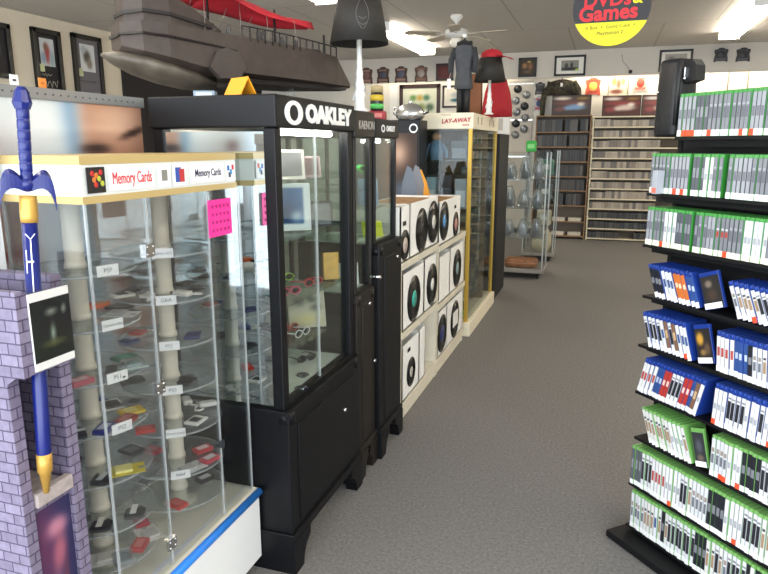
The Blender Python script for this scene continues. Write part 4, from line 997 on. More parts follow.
# ------------------------------------------------------------------ two clear showcases on castors
def trolley(label, x0, x1, y0, y1, zt):
    cx, cy = (x0+x1)/2, (y0+y1)/2; w, d = (x1-x0)/2, (y1-y0)/2
    t = thing('rolling_showcase', label, 'rolling showcase', (cx, cy, 0), 0, 'rolling showcases')
    MB().box(-w-.01, w+.02, -d-.02, d+.02, .075, .125, bev=.004).build('base_board', mat('#8f8a82', .6), t)
    for sx in (-1, 1):
        for sy in (-1, 1):
            c = MB().cyl((sx*(w-.05)-.012, sy*(d-.05), .033), (sx*(w-.05)+.012, sy*(d-.05), .033), .033, n=16)
            c.box(sx*(w-.05)-.02, sx*(w-.05)+.02, sy*(d-.05)-.012, sy*(d-.05)+.012, .055, .076).build('castor', BLACKM, t)
    for bx_ in ((-w, w, -d, -d+.006), (w-.006, w, -d, d), (-w, w, d-.006, d), (-w, -w+.006, -d, d)): MB().box(*bx_, .125, zt).build('glass_pane', PANE, t)
    MB().box(-w, w, -d, d, zt, zt+.006).build('top_pane', PANE, t)
    for sx in (-1, 1):
        for sy in (-1, 1): MB().box(sx*w-.007, sx*w+.007, sy*d-.007, sy*d+.007, .125, zt).build('corner_strip', mat('#b4bab8', .3, .3), t)
    for z in (.50, .86, 1.2): MB().box(-w+.01, w-.01, -d+.01, d-.01, z-.006, z).build('shelf', ACRYL, t)
    return t
trolley('clear showcase on castors with bagged items beside the black cabinet', -1.22, -.655, 8.0, 8.55, 1.525)
trolley('smaller clear showcase on castors holding a cream bag, farther back', -1.05, -.63, 9.35, 9.8, 1.54)
random.seed(4)
bl = ['#7c8084', '#c8ccd0', '#5a5e62', '#a8a49c', '#6c7880', '#3c4044']
for i, (z, nn_) in enumerate(((.50, 3), (.86, 3), (1.2, 3))):
    for j in range(nn_):
        c = bl[(i*2+j) % 6]
        t = thing('bagged_item', f"clear-bagged grey item on the {('low', 'middle', 'top')[i]} shelf of the nearer rolling showcase, {('left', 'centre', 'right')[j]}", 'bagged item', (-1.10+.17*j, 8.17+.05*(j % 2), z+.0005), random.uniform(-.3, .3), 'bagged items in the rolling showcase')
        h = .2+.08*random.random()
        b = MB().loft([[(rx*math.cos(a)*(1+.1*math.sin(5*a)), .055*math.sin(a), zz_) for a in [2*PI*k/16 for k in range(16)]] for zz_, rx in ((0, .07), (h*.4, .08), (h*.8, .05), (h, .03))], smooth=True).build('bag', POLY, t)
        MB().lathe([(0, .005), (.045, .01), (.05, h*.35), (.03, h*.65), (0, h*.7)], 12, M=Matrix.Diagonal((1, .7, 1, 1))).build('contents', mat(c, .5), t)
sp = thing('copper_cushion', 'copper brown quilted parcel on the base of the nearer rolling showcase', 'parcel', (-.92, 8.15, .1255))
MB().box(-.2, .2, -.1, .1, 0, .115, bev=.04).build('parcel', mat('#a8714c', .55, noise=.25, nscale=18), sp)
MB().tube([(-.2, -.101, .06), (0, -.106, .055), (.2, -.101, .06)], .005, 6).build('cord', mat('#c89878'), sp)
cb = thing('cream_bag', 'cream drawstring bag in the smaller rolling showcase', 'bag', (-.80, 9.52, .1255))
MB().lathe([(0, 0), (.12, 0), (.14, .1), (.13, .24), (.08, .33), (.035, .345), (.05, .365), (0, .368)], 20).build('sack', mat('#c9bfa4', .85, noise=.12, nscale=12), cb)
MB().lathe([(.036, .338), (.043, .345), (.036, .352)], 14).build('drawstring', mat('#8c7c5c'), cb)
for z, c, lab in ((.50, '#c4bca4', 'cream folded bag on the low shelf of the smaller rolling showcase'), (.86, '#6c7476', 'grey folded packet on the middle shelf of the smaller rolling showcase'), (1.2, '#5f8a7c', 'green wrapped packet on the top shelf of the smaller rolling showcase')):
    t = thing('wrapped_packet', lab, 'packet', (-.78, 9.5, z+.0005))
    MB().box(-.1, .1, -.05, .05, 0, .22, bev=.03).build('packet', mat(c, .6, noise=.2, nscale=15), t)
    MB().box(-.05, .05, -.052, -.048, .08, .15).build('label_panel', mat('#d8d8d0'), t)
# ------------------------------------------------------------------ shelves on the back wall
def bookcase(name, label, x0, x1, y0, y1, levels, m, th=.02):
    t = thing(name, label, 'shelf unit', ((x0+x1)/2, (y0+y1)/2, 0)); w, d = (x1-x0)/2, (y1-y0)/2
    for s_ in (-1, 1): MB().box(s_*w-(.02 if s_ > 0 else 0), s_*w+(.02 if s_ < 0 else 0), -d, d, 0, levels[-1]+th/2).build('side_board', m, t)
    for z in levels: MB().box(-w+.02, w-.02, -d, d, z-th/2, z+th/2).build('shelf_board', m, t)
    MB().box(-w+.02, w-.02, d-.01, d, .0, levels[-1]).build('back_board', mat('#6a5f54', .7), t)
    return t
YB = 11.98
BL = [.05, .50, .74, .97, 1.20, 1.43, 1.66, 1.88, 2.10]
BLS = [.05, .30, .58, .84, 1.08, 1.33, 1.58, 1.83, 2.10]
bookcase('wooden_bookcase', 'brown wooden bookcase of dark video cases against the back wall', -1.19, -.272, 11.80, 12.04, BLS, mat('#8a6a48', .55, noise=.15, nscale=10))
WL = [.03+.1705*k for k in range(13)]
bookcase('wall_rack', 'cream white rack of many narrow shelves against the back wall', -.25, 1.35, 11.80, 12.04, WL, mat('#ddd2b4', .5), .022)
random.seed(21)
def simple_case(nm, cat, label, group, loc, w, d, h, m):
    k = (nm, round(w, 4), round(d, 3), round(h, 3), m.name)
    if k not in SC: SC[k] = MB().box(-w/2, w/2, 0, d, 0, h, bev=0).mesh(nm, m)
    o = bpy.data.objects.new(nm, SC[k]); COL.objects.link(o); o.location = loc
    return tag(o, label, cat, group)
SC = {}
DK = [mat(c, .45) for c in ('#2e2c2a', '#3a3836', '#24262a', '#44403c', '#54524e', '#303438')]
VG = 'dark video cases in the wooden bookcase'
for i in range(2, 8):
    x = -1.165
    while x < -.335:
        w = .042
        if random.random() > .07:
            hh = BLS[i+1]-BLS[i]-.02
            simple_case('video_case', 'video case', 'dark video case standing in the wooden bookcase', VG, (x+w/2, 11.815, BLS[i]+.0105), .04, .15, round(hh*.82/.01)*.01, random.choice(DK))
        x += w
for i, (x, c) in enumerate(((-1.0, '#d8d0b8'), (-.73, '#cfc8ba'), (-.45, '#c9c4b4'))):
    for z, zz in ((.0605, 'lowest'), (.3105, 'second lowest')):
        t = thing('paper_pile', f'pale pile of papers on the {zz} shelf of the wooden bookcase, '+('left', 'centre', 'right')[i], 'papers', (x, 11.91, z), random.uniform(-.1, .1))
        for j in range(3): MB().box(-.11, .11, -.06, .06, .02*j, .02*j+.018, M=Matrix.Rotation(random.uniform(-.1, .1), 4, 'Z')).build('sheaf', mat(c, .7), t)
PAL = [mat(c, .5) for c in ('#8e8478', '#9c9488', '#7c746c', '#a89c8c', '#6c6864', '#b0a698')]
for i in range(12):
    x = -.222
    while x < .80:
        w = .05
        dark = i < 3
        if i > 0 or x < .25 or x > .5:
            simple_case('disc_case', 'disc case', 'dark disc case standing on a low shelf of the cream wall rack' if dark else 'pale disc case standing in the upper part of the cream wall rack',
                        'dark disc cases in the wall rack' if dark else 'pale disc cases in the wall rack', (x+w/2, 11.815, WL[i]+.0115), .047, .13, .105 if (i*7+int(x*100)) % 5 else .12, random.choice(DK if dark else PAL))
        x += w
def scatter(base, spots):
    b = rgb(base); sp = [(a, b_, c, d, rgb(e)) for a, b_, c, d, e in spots]
    def fn(u, v):
        c = b
        for cu, cv, ru, rv, col in sp: c = mixc(c, col, blob(u, v, cu, cv, ru, rv, 4))
        return c
    return fn
# big boxes on top of the shelves
def bigbox(label, x0, x1, z0, h, cols):
    t = thing('boxed_model', label, 'boxed toy', ((x0+x1)/2, 11.92, z0)); w = (x1-x0)/2
    MB().box(-w, w, -.09, .09, 0, h, bev=.003).build('carton', mat('#2a2624', .5), t)
    c0, c1, c2, c3 = cols
    fn = scatter(c0, [(.5, .62, .5, .14, c1), (.62, .40, .26, .16, c2), (.40, .34, .16, .10, c2), (.75, .55, .10, .10, c3), (.2, .30, .14, .14, c1), (.26, .86, .24, .09, c3), (.8, .85, .18, .08, '9c7c44')])
    printed('printed_panel', 2*w-.02, h-.02, FY(-w+.01, -.0915, .01), fn, t, 24, 16)
    return t
bigbox('large boxed model with blue printing on top of the wooden bookcase', -.94, -.30, 2.1105, .33, ('4c4240', '7c5450', '86a8d0', 'ece0d0'))
bigbox('large boxed model with brown and pink printing on the cream wall rack', -.12, .485, 2.0885, .33, ('5c3834', '9c4c48', 'ecd8cc', 'fff4e4'))
bigbox('large boxed model mostly hidden by the black upright bag on the cream wall rack', .50, 1.10, 2.0885, .33, ('6c4844', 'a85c58', 'ece0d8', 'fff8f0'))

# ------------------------------------------------------------------ things on the back wall
def framed(name, label, x0, x1, z0, z1, fcol, matte, fn, y=YB, fw=.035, cat='picture'):
    t = thing(name, label, cat, ((x0+x1)/2, y, z0)); w, h = (x1-x0)/2, z1-z0
    fr = MB().box(-w, w, -.025, -.0005, 0, fw, bev=.004).box(-w, w, -.025, -.0005, h-fw, h, bev=.004).box(-w, -w+fw, -.025, -.0005, 0, h, bev=.004).box(w-fw, w, -.025, -.0005, 0, h, bev=.004)
    fr.build('frame', mat(fcol, .4), t)
    MB().box(-w+fw*.8, w-fw*.8, -.010, -.002, fw*.8, h-fw*.8).build('mount', mat(matte, .6), t)
    iw, ih = 2*w-2*fw, h-2*fw; k = .0 if fn[1] == 0 else fn[1]
    printed('picture', iw*(1-2*k), ih*(1-2*k), FY(-w+fw+iw*k, -.0115, fw+ih*k), fn[0], t, 24, 24)
    return t
framed('framed_picture', 'black framed picture with warm figures on the soffit left of the camouflage jacket', -1.55, -1.24, 2.77, 3.09, '#15130f', '#2a2420', (scatter('3c3228', [(.3, .6, .2, .2, 'a07850'), (.7, .55, .18, .25, '8c6444'), (.5, .2, .3, .1, '6c5840'), (.6, .85, .15, .08, 'b8a060')]), 0))
framed('framed_picture', 'black framed picture with a white mount and a green dot above the camouflage jacket', -.945, -.43, 2.765, 3.10, '#121212', '#e8e6e0', (scatter('8c8c88', [(.5, .2, .6, .15, '2c2c2c'), (.3, .5, .1, .25, '3c3c3c'), (.6, .55, .08, .25, '303030'), (.9, .08, .10, .14, 'b8d848')]), .18))
framed('framed_picture', 'black framed picture partly hidden behind the black upright bag', .71, 1.21, 2.78, 3.12, '#141414', '#e4e0d8', (scatter('a8a49c', [(.3, .5, .2, .3, '6c6864'), (.7, .4, .2, .2, 'c8b8a8')]), .12))
framed('framed_picture', 'dark red framed picture on the soffit at the back left', -3.02, -2.70, 2.755, 3.05, '#2c1414', '#4a2222', (scatter('5c2828', [(.5, .5, .3, .3, '6c3430')]), 0))
YR = 12.34
framed('framed_picture', 'dark framed print with a white mount low on the wall behind the grey coat', -2.98, -2.46, 2.30, 2.70, '#2a1c18', '#e8e4d8', (scatter('dcd8cc', [(.5, .6, .3, .2, 'a8b0b0'), (.45, .25, .25, .12, '2c5c6c'), (.75, .25, .12, .12, 'c83c48')]), .1), y=YR)
framed('framed_poster', 'wide dark framed window of small colourful packs on the back wall above the silver kettle', -3.82, -3.02, 1.9, 2.735, '#3a2420', '#d8d4c0', (scatter('d8dcc8', [(.3, .75, .1, .08, '6c9c54'), (.5, .75, .1, .08, 'c8a850'), (.7, .75, .1, .08, '4c7c5c'), (.3, .5, .12, .1, '3c6048'), (.55, .5, .12, .1, '8c9c5c'), (.8, .5, .12, .1, '506c50'), (.4, .9, .3, .05, 'e8e8d8')]), 0), y=YR, fw=.07, cat='poster')
framed('framed_picture', 'pale framed poster in thin brown wood high on the bright back wall at right', 1.80, 2.11, 2.46, 2.80, '#8c7c68', '#e8e4dc', (scatter('e4e0d8', [(.5, .6, .3, .2, 'd0ccc8'), (.5, .3, .25, .1, 'c4c0bc')]), .04), y=YR, fw=.02)
framed('framed_picture', 'thin framed poster with brown and yellow figures in the middle of the bright back wall', -.05, .285, 2.43, 2.80, '#9c8c78', '#e8dcc8', (scatter('e4d4bc', [(.25, .7, .12, .2, 'c8904c'), (.5, .6, .12, .25, '8c6c54'), (.75, .7, .12, .18, 'd8b468'), (.4, .2, .35, .12, '7c4438')]), .02), y=YR, fw=.015)
def plaque(label, x, z, w, h, cols, y=YB, grp=None):
    t = thing('wall_plaque', label, 'plaque', (x, y, z-h/2), 0, grp)
    pts = [(-.5, .0), (-.42, -.0), (-.3, .06), (.3, .06), (.42, 0), (.5, 0), (.48, .3), (.42, .5), (.48, .72), (.5, .86), (.25, .92), (.15, 1), (-.15, 1), (-.25, .92), (-.5, .86), (-.48, .72), (-.42, .5), (-.48, .3)]
    MB().prism([(a*w, b*h) for a, b in pts], -.022, -.001).build('board', mat(cols[0], .5), t)
    q = MB().lathe([(0, 0), (.28*w, 0), (.26*w, .004), (0, .006)], 20, M=FY(0, -.022, h*.52) @ Matrix.Diagonal((1, 1.1, 1, 1)))
    q.box(-.35*w, .35*w, -.026, -.0215, h*.12, h*.26, 1).box(-.3*w, .3*w, -.026, -.0215, h*.74, h*.84, 1)
    q.build('emblem', [mat(cols[1], .5), mat(cols[2], .5)], t)
    return t
for lab, x, c in (('shield-shaped dark wall plaque, leftmost of the row on the soffit', -4.03, ('#4a342c', '#4c4c5c', '#8c6c5c')), ('shield-shaped wall plaque with blue centre, second of the row on the soffit', -3.68, ('#4c352e', '#5a5c70', '#9c7c6c')), ('shield-shaped wall plaque with pale centre, third of the row on the soffit', -3.30, ('#5c4438', '#a89c94', '#8c6450'))):
    plaque(lab, x, 2.885, .24, .29, c)
plaque('shield-shaped wall plaque half hidden beside the white lamp stem', -4.36, 2.885, .24, .29, ('#5a3c34', '#7c5c58', '#9c7c6c'))
plaque('dark badge on the soffit at right, left one of two', 1.615, 3.01, .20, .21, ('#26262a', '#3c3c42', '#4a4a50'))
plaque('dark badge on the soffit at right, right one of two', 1.93, 3.0, .20, .21, ('#242428', '#3a3a3e', '#48484e'))
plaque('red and gold wall plaque on the bright back wall above the boxed models', -.30, 2.61, .25, .30, ('#c85838', '#e8b850', '#a83c2c'), y=YR)
plaque('red and white wall plaque on the bright back wall beside the black upright bag', .47, 2.64, .23, .27, ('#e0b8a8', '#c84c3c', '#d87060'), y=YR)
plaque('dark wall plaque above the blue and red one at the end of the cabinets', -1.20, 2.60, .17, .22, ('#2a2a2c', '#3c3c40', '#6c6c70'), y=YR)
plaque('blue and red wall plaque above the wooden bookcase', -1.20, 2.34, .20, .26, ('#b8b4b8', '#34507c', '#a83c44'), y=YR)
# camouflage jacket
jk = thing('camouflage_jacket', 'dark camouflage jacket hanging above the wooden bookcase', 'jacket', (-.82, 12.22, 2.11))
m = bpy.data.materials.new('camouflage_cloth'); m.use_nodes = True
nt = m.node_tree; v = nt.nodes.new('ShaderNodeTexNoise'); v.inputs['Scale'].default_value = 9; r = nt.nodes.new('ShaderNodeValToRGB'); r.color_ramp.interpolation = 'CONSTANT'
r.color_ramp.elements[0].color = (*hexc('#2c2a22'), 1); r.color_ramp.elements[1].position = .48; r.color_ramp.elements[1].color = (*hexc('#4a4636'), 1)
e_ = r.color_ramp.elements.new(.58); e_.color = (*hexc('#3a3024'), 1)
tc = nt.nodes.new('ShaderNodeTexCoord'); nt.links.new(tc.outputs['Object'], v.inputs['Vector']); nt.links.new(v.outputs['Fac'], r.inputs['Fac']); nt.links.new(r.outputs['Color'], nt.nodes['Principled BSDF'].inputs['Base Color']); nt.nodes['Principled BSDF'].inputs['Roughness'].default_value = .9
MB().loft([[(x*w, -d*(1-abs(x)**3)-.01, z) for x in [-1+.1*k for k in range(21)]]+[(x*w, .04, z) for x in [1-.1*k for k in range(21)]] for z, w, d in ((.36, .26, .05), (.45, .26, .06), (.56, .25, .06), (.60, .16, .05), (.62, .07, .03))], smooth=True).build('jacket_body', m, jk)
for s_ in (-1, 1): MB().tube([(s_*.20, 0, .58), (s_*.28, -.01, .45), (s_*.31, -.01, .22), (s_*.31, -.01, .02)], [.05, .055, .048, .04], 10).build('sleeve', m, jk)
MB().tube([(0, 0, .61), (0, .05, .66), (0, .11, .66)], .006, 6).build('hanger', BLACKM, jk)
MB().box(-.02, .02, -.075, -.068, .50, .56).build('tag', PAPER, jk, 'white tag')
pg = thing('added_disc_board', 'pale strip board added on the back wall to support the silver domed discs', 'board', (-1.53, 12.34, 0))  # board with rails added behind the silver discs to give them a support
MB().box(-.22, .22, -.02, -.0002, 0, 2.74, bev=.003).build('board', mat('#c8c2b6', .7), pg)
for z in (1.4, 2.05, 2.68): MB().box(-.22, .22, -.024, -.0195, z, z+.02).build('rail', CHROME, pg)
# shiny foil pieces hanging in a column
random.seed(2)
for k in range(9):
    x = -1.62+.16*(k % 2)+.03*random.random(); z = 2.60-.10*k
    t = thing('foil_disc', f"silver domed disc on the back wall, {('topmost', 'second', 'third', 'fourth', 'fifth', 'sixth', 'seventh', 'eighth', 'lowest')[k]} of the column beyond the red cloth", 'hanging disc', (x, 12.3195, z), 0, 'silver hanging discs')
    MB().lathe([(0, .0), (.075, 0), (.072, .02), (.045, .05), (0, .06)], 18, M=FY(0, 0, 0)).build('dome', mat('#a8acb0' if k % 3 else '#4a4c50', .3, .8), t)
    MB().sphere((0, -.062, 0), .012, 8).build('centre_stud', mat('#5a5c60', .3, .6), t)
wb2 = thing('window_light_board', 'white board standing in for a bar of window light left of the dark framed window', 'board', (-3.93, YR, 0))  # plain white board put in for a bright bar of window light
MB().box(-.085, .085, -.03, -.0002, 0, 2.74, bev=.003).build('board', mat('#f4f4f0', .6), wb2)
MB().box(-.085, .085, -.034, -.028, 0, .02).build('ledge', CHROME, wb2)
sd = thing('wall_sensor', 'small black sensor with a thin wire on the soffit below the round sign', 'sensor', (.285, YB, 2.80))
MB().sphere((0, -.03, 0), .03, 12).box(-.02, .02, -.02, 0, -.015, .015).build('sensor_head', BLACKM, sd)
MB().tube([(0, -.005, .01), (-.06, -.006, .10), (-.13, -.006, .16), (-.15, -.006, .28)], .004, 6).build('wire', mat('#8c8880'), sd)
# pictures on the left wall
def wallpic(label, y0, y1, z0, z1, fn, fcol, mount):
    t = thing('framed_picture', label, 'picture', (-6.8, (y0+y1)/2, z0)); w, h = (y1-y0)/2, z1-z0
    fr = MB(); fw = .06
    for a in ((-w, w, 0, fw), (-w, w, h-fw, h), (-w, -w+fw, 0, h), (w-fw, w, 0, h)): fr.box(.001, .05, *a, bev=.005)
    fr.build('frame', mat(fcol, .35), t)
    MB().box(.002, .02, -w+.04, w-.04, .04, h-.04).build('mount', mat(mount, .6), t)
    printed('picture', (2*w)*.5, h*.42, frame((.022, -w*.5, h*.44), (0, 1, 0), (0, 0, 1)), fn, t, 20, 20)
    return t, w, h
t, w, h = wallpic('black framed photo with a white signature on the left wall, nearer of two', 6.62, 7.07, 2.24, 3.03, scatter('c8d0d4', [(.5, .45, .22, .35, 'a84848'), (.4, .7, .15, .15, '7c5c50'), (.2, .3, .2, .2, '8ca4b8'), (.8, .3, .2, .3, '9cb0b8')]), '#14120f', '#15141a')
q = MB()
q.tube([(.023, -.10+.025*k, .14+.05*math.sin(k*2.2)) for k in range(10)], .004, 5).tube([(.023, -.12+.02*k, .24+.02*math.sin(k*2.7)) for k in range(9)], .003, 5)
q.build('signature', mat('#d4d0c4', .5), t)
MB().box(.051, .053, -w+.06, -w+.13, .27, .36).build('price_tag', mat('#c8d0a0'), t)
t, w, h = wallpic('grey mounted black framed photo on the left wall, farther of two', 7.27, 7.80, 2.22, 3.06, scatter('d8dce0', [(.45, .55, .25, .25, '5a544c'), (.6, .3, .2, .2, '8c8478'), (.25, .8, .2, .15, 'b0b8c0')]), '#1a1714', '#6c6a70')
q = MB().tube([(.023, -.15+.03*k, .24+.02*math.sin(k*2.5)) for k in range(11)], .003, 5); q.build('signature', mat('#4c4a50'), t)
MB().box(.021, .024, -w+.08, -w+.16, .30, .40).build('price_tag', mat('#c0cca0'), t)
wallpic('dark framed picture on the left wall at the left edge', 5.75, 6.30, 2.38, 3.0, scatter('3c3a40', [(.6, .4, .3, .3, '7c3c34')]), '#100f0e', '#242226')
# ------------------------------------------------------------------ game rack at the right
AR = math.radians(43.0)
RD = Vector((math.sin(AR), -math.cos(AR), 0)); RN = Vector((math.cos(AR), math.sin(AR), 0))
RP = Vector((.1586, 2.661, 0)); RZ = math.atan2(RD.y, RD.x)
def rp(s, d, z): return RP+RD*s+RN*d+Vector((0, 0, z))
gk = thing('game_rack', 'black floor rack of sloped shelves full of game cases at right', 'display rack', tuple(RP), RZ)
RB = mat('#0a0a0c', .6, spec=.3)
ROW = [None, 1.632, 1.428, 1.232, 1.036, .838, .645, .455, .248, .062]
LEFT = [None, .105, .0, .0, .02, .02, .025, .04, .03, .035]
MB().box(-.0, 1.0, -.075, .30, .004, .034, bev=.004).build('base_plate', RB, gk)
MB().box(-.0, 1.0, .135, .165, .034, 1.70).build('back_panel', RB, gk)
MB().box(-.0, .02, .13, .17, .034, 1.69, bev=.003).build('upright', RB, gk)
for i in range(1, 10):
    z = ROW[i]
    MB().box(LEFT[i]-.005, 1.0, .001, .135, z-.011, z-.001).box(LEFT[i]-.005, 1.0, .05, .135, z-.035, z-.011).build('shelf', RB, gk)
for s_ in (.05, .5, .95): MB().box(s_-.03, s_+.03, .0, .2, 0, .005).build('rubber_foot', BLACKM, gk)

T = .0165
CASEC = {'green': mat('#3f9440', .3, spec=.6), 'blue': mat('#1d3886', .3, spec=.5), 'pale green': mat('#6fa656', .3, spec=.6)}
SEAMC = {'green': mat('#5da457', .3), 'blue': mat('#3f5cae', .3), 'pale green': mat('#8cbc74', .3)}
SEG = {}
def seg(c): return mat(c, .35)
VAR = {
 'grey': ('#84868c', [(.30, .62, '#6a6c74'), (.66, .72, '#a4a6ac')]),
 'dark grey': ('#5c5f66', [(.35, .66, '#8c8e94')]),
 'pale grey': ('#a0a2a8', [(.32, .6, '#74767e')]),
 'grey and red': ('#7e8086', [(.38, .56, '#a84840'), (.6, .66, '#c8c8c8')]),
 'grey and tan': ('#86868a', [(.38, .6, '#b0a084')]),
 'white': ('#e6e6e4', [(.3, .5, '#a8aab0')]),
 'white and black': ('#dededf', [(.14, .74, '#2a2b30'), (.80, .86, '#8a8c92')]),
 'white and grey': ('#d9dadc', [(.2, .5, '#6c7078'), (.56, .7, '#9a8c80')]),
 'white and tan': ('#dcdad4', [(.2, .6, '#a08468'), (.66, .74, '#4c4c50')]),
 'black': ('#24262c', [(.35, .6, '#7c7e84')]),
 'red': ('#b03a34', [(.4, .62, '#e0c8c0')]),
 'orange': ('#cc7034', [(.4, .6, '#f0d8b8')]),
 'blue': ('#34508c', [(.4, .62, '#b8c4d8')]),
 'brown': ('#7c5c48', [(.36, .66, '#c8a880')]),
 'white and red': ('#e4e2e0', [(.3, .62, '#b04a44')]),
 'white and blue': ('#e0e2e6', [(.3, .64, '#3c5488')]),
}
MESH = {}
def game_meshes(colr, var, h, stk, d=.112):
    kc = ('c', colr, h)
    if kc not in MESH: MESH[kc] = MB().box(0, T, 0, d, 0, h, bev=.0016).box(T*.36, T*.64, .004, d-.004, h-.0006, h+.0004, 1).box(T*.36, T*.64, -.0004, .002, h*.93, h-.002, 1).mesh('case', [CASEC[colr], SEAMC[colr]])
    ki = ('i', var, h, colr)
    if ki not in MESH:
        base, sg_ = VAR[var]; top = h*(.87 if colr == 'blue' else .925)
        mb = MB(); mb.box(.0004, T-.0004, -.0008, .0, .021, top, 0).box(.0022, T-.0022, -.0012, -.0006, .0212, top-.0006, 1)
        ms = [seg(base if var.startswith('white') is False and not var.startswith(('grey', 'dark', 'pale')) else ('#a4a6ac' if var.startswith('white') else '#44464c')), seg(base)]
        for k, (a, b, c) in enumerate(sg_): mb.box(.0036 if not var.endswith('black') else .0026, T-.0036 if not var.endswith('black') else T-.0026, -.0016, -.0010, .026+(top-.026)*a, .026+(top-.026)*b, k+2); ms.append(seg(c))
        MESH[ki] = mb.mesh('spine_insert', ms)
    ks = ('s', stk)
    if ks not in MESH: MESH[ks] = MB().box(.0004, T-.0004, -.0014, -.0002, .001, .0215).mesh('price_sticker', mat(stk, .5))
    return MESH[kc], MESH[ki], MESH[ks]
def nth(n): return f"{n}{'th' if 10 <= n % 100 <= 20 else {1: 'st', 2: 'nd', 3: 'rd'}.get(n % 10, 'th')}"
ORD = ['first', 'second', 'third', 'fourth', 'fifth', 'sixth', 'seventh', 'eighth', 'ninth', 'tenth', 'eleventh', 'twelfth', 'thirteenth', 'fourteenth', 'fifteenth', 'sixteenth', 'seventeenth', 'eighteenth', 'nineteenth', 'twentieth']
ORD += ['twenty-'+w_ for w_ in ORD[:9]]+['thirtieth']+['thirty-'+w_ for w_ in ORD[:9]]+['fortieth']+['forty-'+w_ for w_ in ORD[:9]]
RW = ['', 'top', 'second', 'third', 'fourth', 'fifth', 'sixth', 'seventh', 'eighth', 'bottom']
COUNT = {}
def game(row, s, z, h, lean, colr, var, stk, d=0.):
    n = COUNT.get(row, 0); COUNT[row] = n+1
    R = Euler((0, lean, RZ))
    lab = f'{colr} game case, {var} spine, {nth(n+1)} from left, {RW[row]} row of black rack'
    if lean > 0:
        loc = rp(s+T*math.cos(lean), d, z) - (R.to_matrix() @ Vector((T, 0, 0)))
    else: loc = rp(s, d, z)
    t = thing('game_case', lab, 'game case', tuple(loc), R, f'game cases in the {RW[row]} row of the black rack')
    a, b, c = game_meshes(colr, var, h, stk)
    for nm, me in (('case', a), ('spine_insert', b), ('price_sticker', c)):
        o = bpy.data.objects.new(nm, me); COL.objects.link(o); o.parent = t
    return t
def pick(ws): 
    r = random.random()*sum(w for _, w in ws)
    for v_, w_ in ws:
        r -= w_
        if r <= 0: return v_
    return ws[-1][0]
GREY = [('grey', 8), ('dark grey', 4), ('pale grey', 4), ('grey and red', 2), ('grey and tan', 2), ('white', 1), ('black', 1)]
PS = [('white', 2), ('white and black', 3), ('white and grey', 2), ('white and tan', 2), ('black', 3), ('brown', 2), ('white and blue', 2), ('blue', 2), ('orange', .7), ('white and red', 1)]
PSR = [('red', 3), ('black', 5), ('white', 1.5), ('brown', 2), ('blue', 2), ('white and red', 1.5), ('white and black', 1)]
XW = [('white', 2), ('white and black', 6), ('white and grey', 4), ('white and tan', 2), ('white and red', .7), ('white and blue', 1.2), ('orange', .4), ('black', 4), ('dark grey', 1)]
def fill(row, s0, s1, h, lean, colr, ws, orange=.12, gaps=(), d=0., cream='#eeedea'):
    step = T/math.cos(lean)+.0007; s = s0; z = ROW[row]+.0004
    extra = h*math.sin(lean) if lean > 0 else 0
    k = 0; run = None; left = 0
    while s+step <= s1:
        if any(abs(s-g) < step*.5 for g in gaps): s += step*.6; continue
        if left <= 0: run = pick(ws); left = random.choice((1, 1, 2, 3, 4) if row > 3 else (2, 3, 4, 5))
        left -= 1
        stk = '#e4502c' if random.random() < orange else cream
        jit = random.uniform(-.02, .02) if lean else random.uniform(-.003, .003)
        game(row, s, z, h, lean, colr, run, stk, d+random.uniform(0, .007)); s += step; k += 1
    return s
random.seed(42)
fill(1, .108, .50, .146, 0, 'green', GREY, .18)
fill(2, .004, .54, .145, 0, 'green', GREY, .12, gaps=(.17, .31))
fill(3, .002, .58, .143, 0, 'green', GREY+[('white', 1)], .06, gaps=(.20,), cream='#ece4d4')
def lrow(row, a, b, h, lean, colr, ws, **k):
    fill(row, a, b, h, lean, colr, ws, **k)
LEANL = -.20
fill(4, .075, .290, .130, -.40, 'blue', PS, .03)
fill(4, .425, .66, .130, -.42, 'blue', PS, .15)
fill(5, .070, .285, .140, -.34, 'blue', PS, .06)
fill(5, .365, .68, .142, -.10, 'blue', PS, .1)
fill(6, .025, .322, .148, .22, 'blue', PSR, .03)
fill(6, .368, .68, .152, .02, 'blue', [('white', 5), ('white and red', 3), ('white and black', 3)], .12)
fill(7, .110, .320, .142, -.40, 'pale green', XW, .05)
fill(7, .385, .70, .152, -.03, 'pale green', XW, .22)
fill(8, .034, .71, .166, -.02, 'pale green', XW, .03)
fill(9, .052, .72, .162, -.03, 'pale green', XW, .03)
# face-out cases
def faceout(label, row, s, h, w, colr, fn, lean=0.):
    t = thing('game_case', label, 'game case', tuple(rp(s, .012, ROW[row]+.0004)), Euler((0, lean, RZ)))
    MB().box(0, w, 0, .013, 0, h, bev=.0015).build('case', CASEC[colr], t)
    printed('cover_sheet', w-.006, h*.86, FY(.003, -.0012, .004), fn, t, 20, 24)
    MB().box(.002, w*.9, -.0026, -.0013, .002, .022).build('price_sticker', PAPER, t)
    return t
faceout('face-out game case, dark brown cover, fourth row of the black rack', 4, .293, .130, .080, 'blue', scatter('1e1a18', [(.4, .75, .2, .12, '7c6c5c'), (.5, .4, .3, .2, '3c2c22')]), -.36)
faceout('face-out game case, black and gold cover, fifth row of the black rack', 5, .288, .14, .068, 'blue', scatter('1c1612', [(.3, .7, .25, .2, 'c89434'), (.7, .4, .2, .2, '5c4430'), (.4, .3, .2, .1, '8c6c3c')]), -.30)
faceout('face-out game case, dark grey cover, seventh row of the black rack', 7, .323, .142, .055, 'pale green', scatter('2a2c30', [(.5, .6, .3, .2, '4c5058'), (.5, .25, .3, .1, '6c5c50')]), -.30)
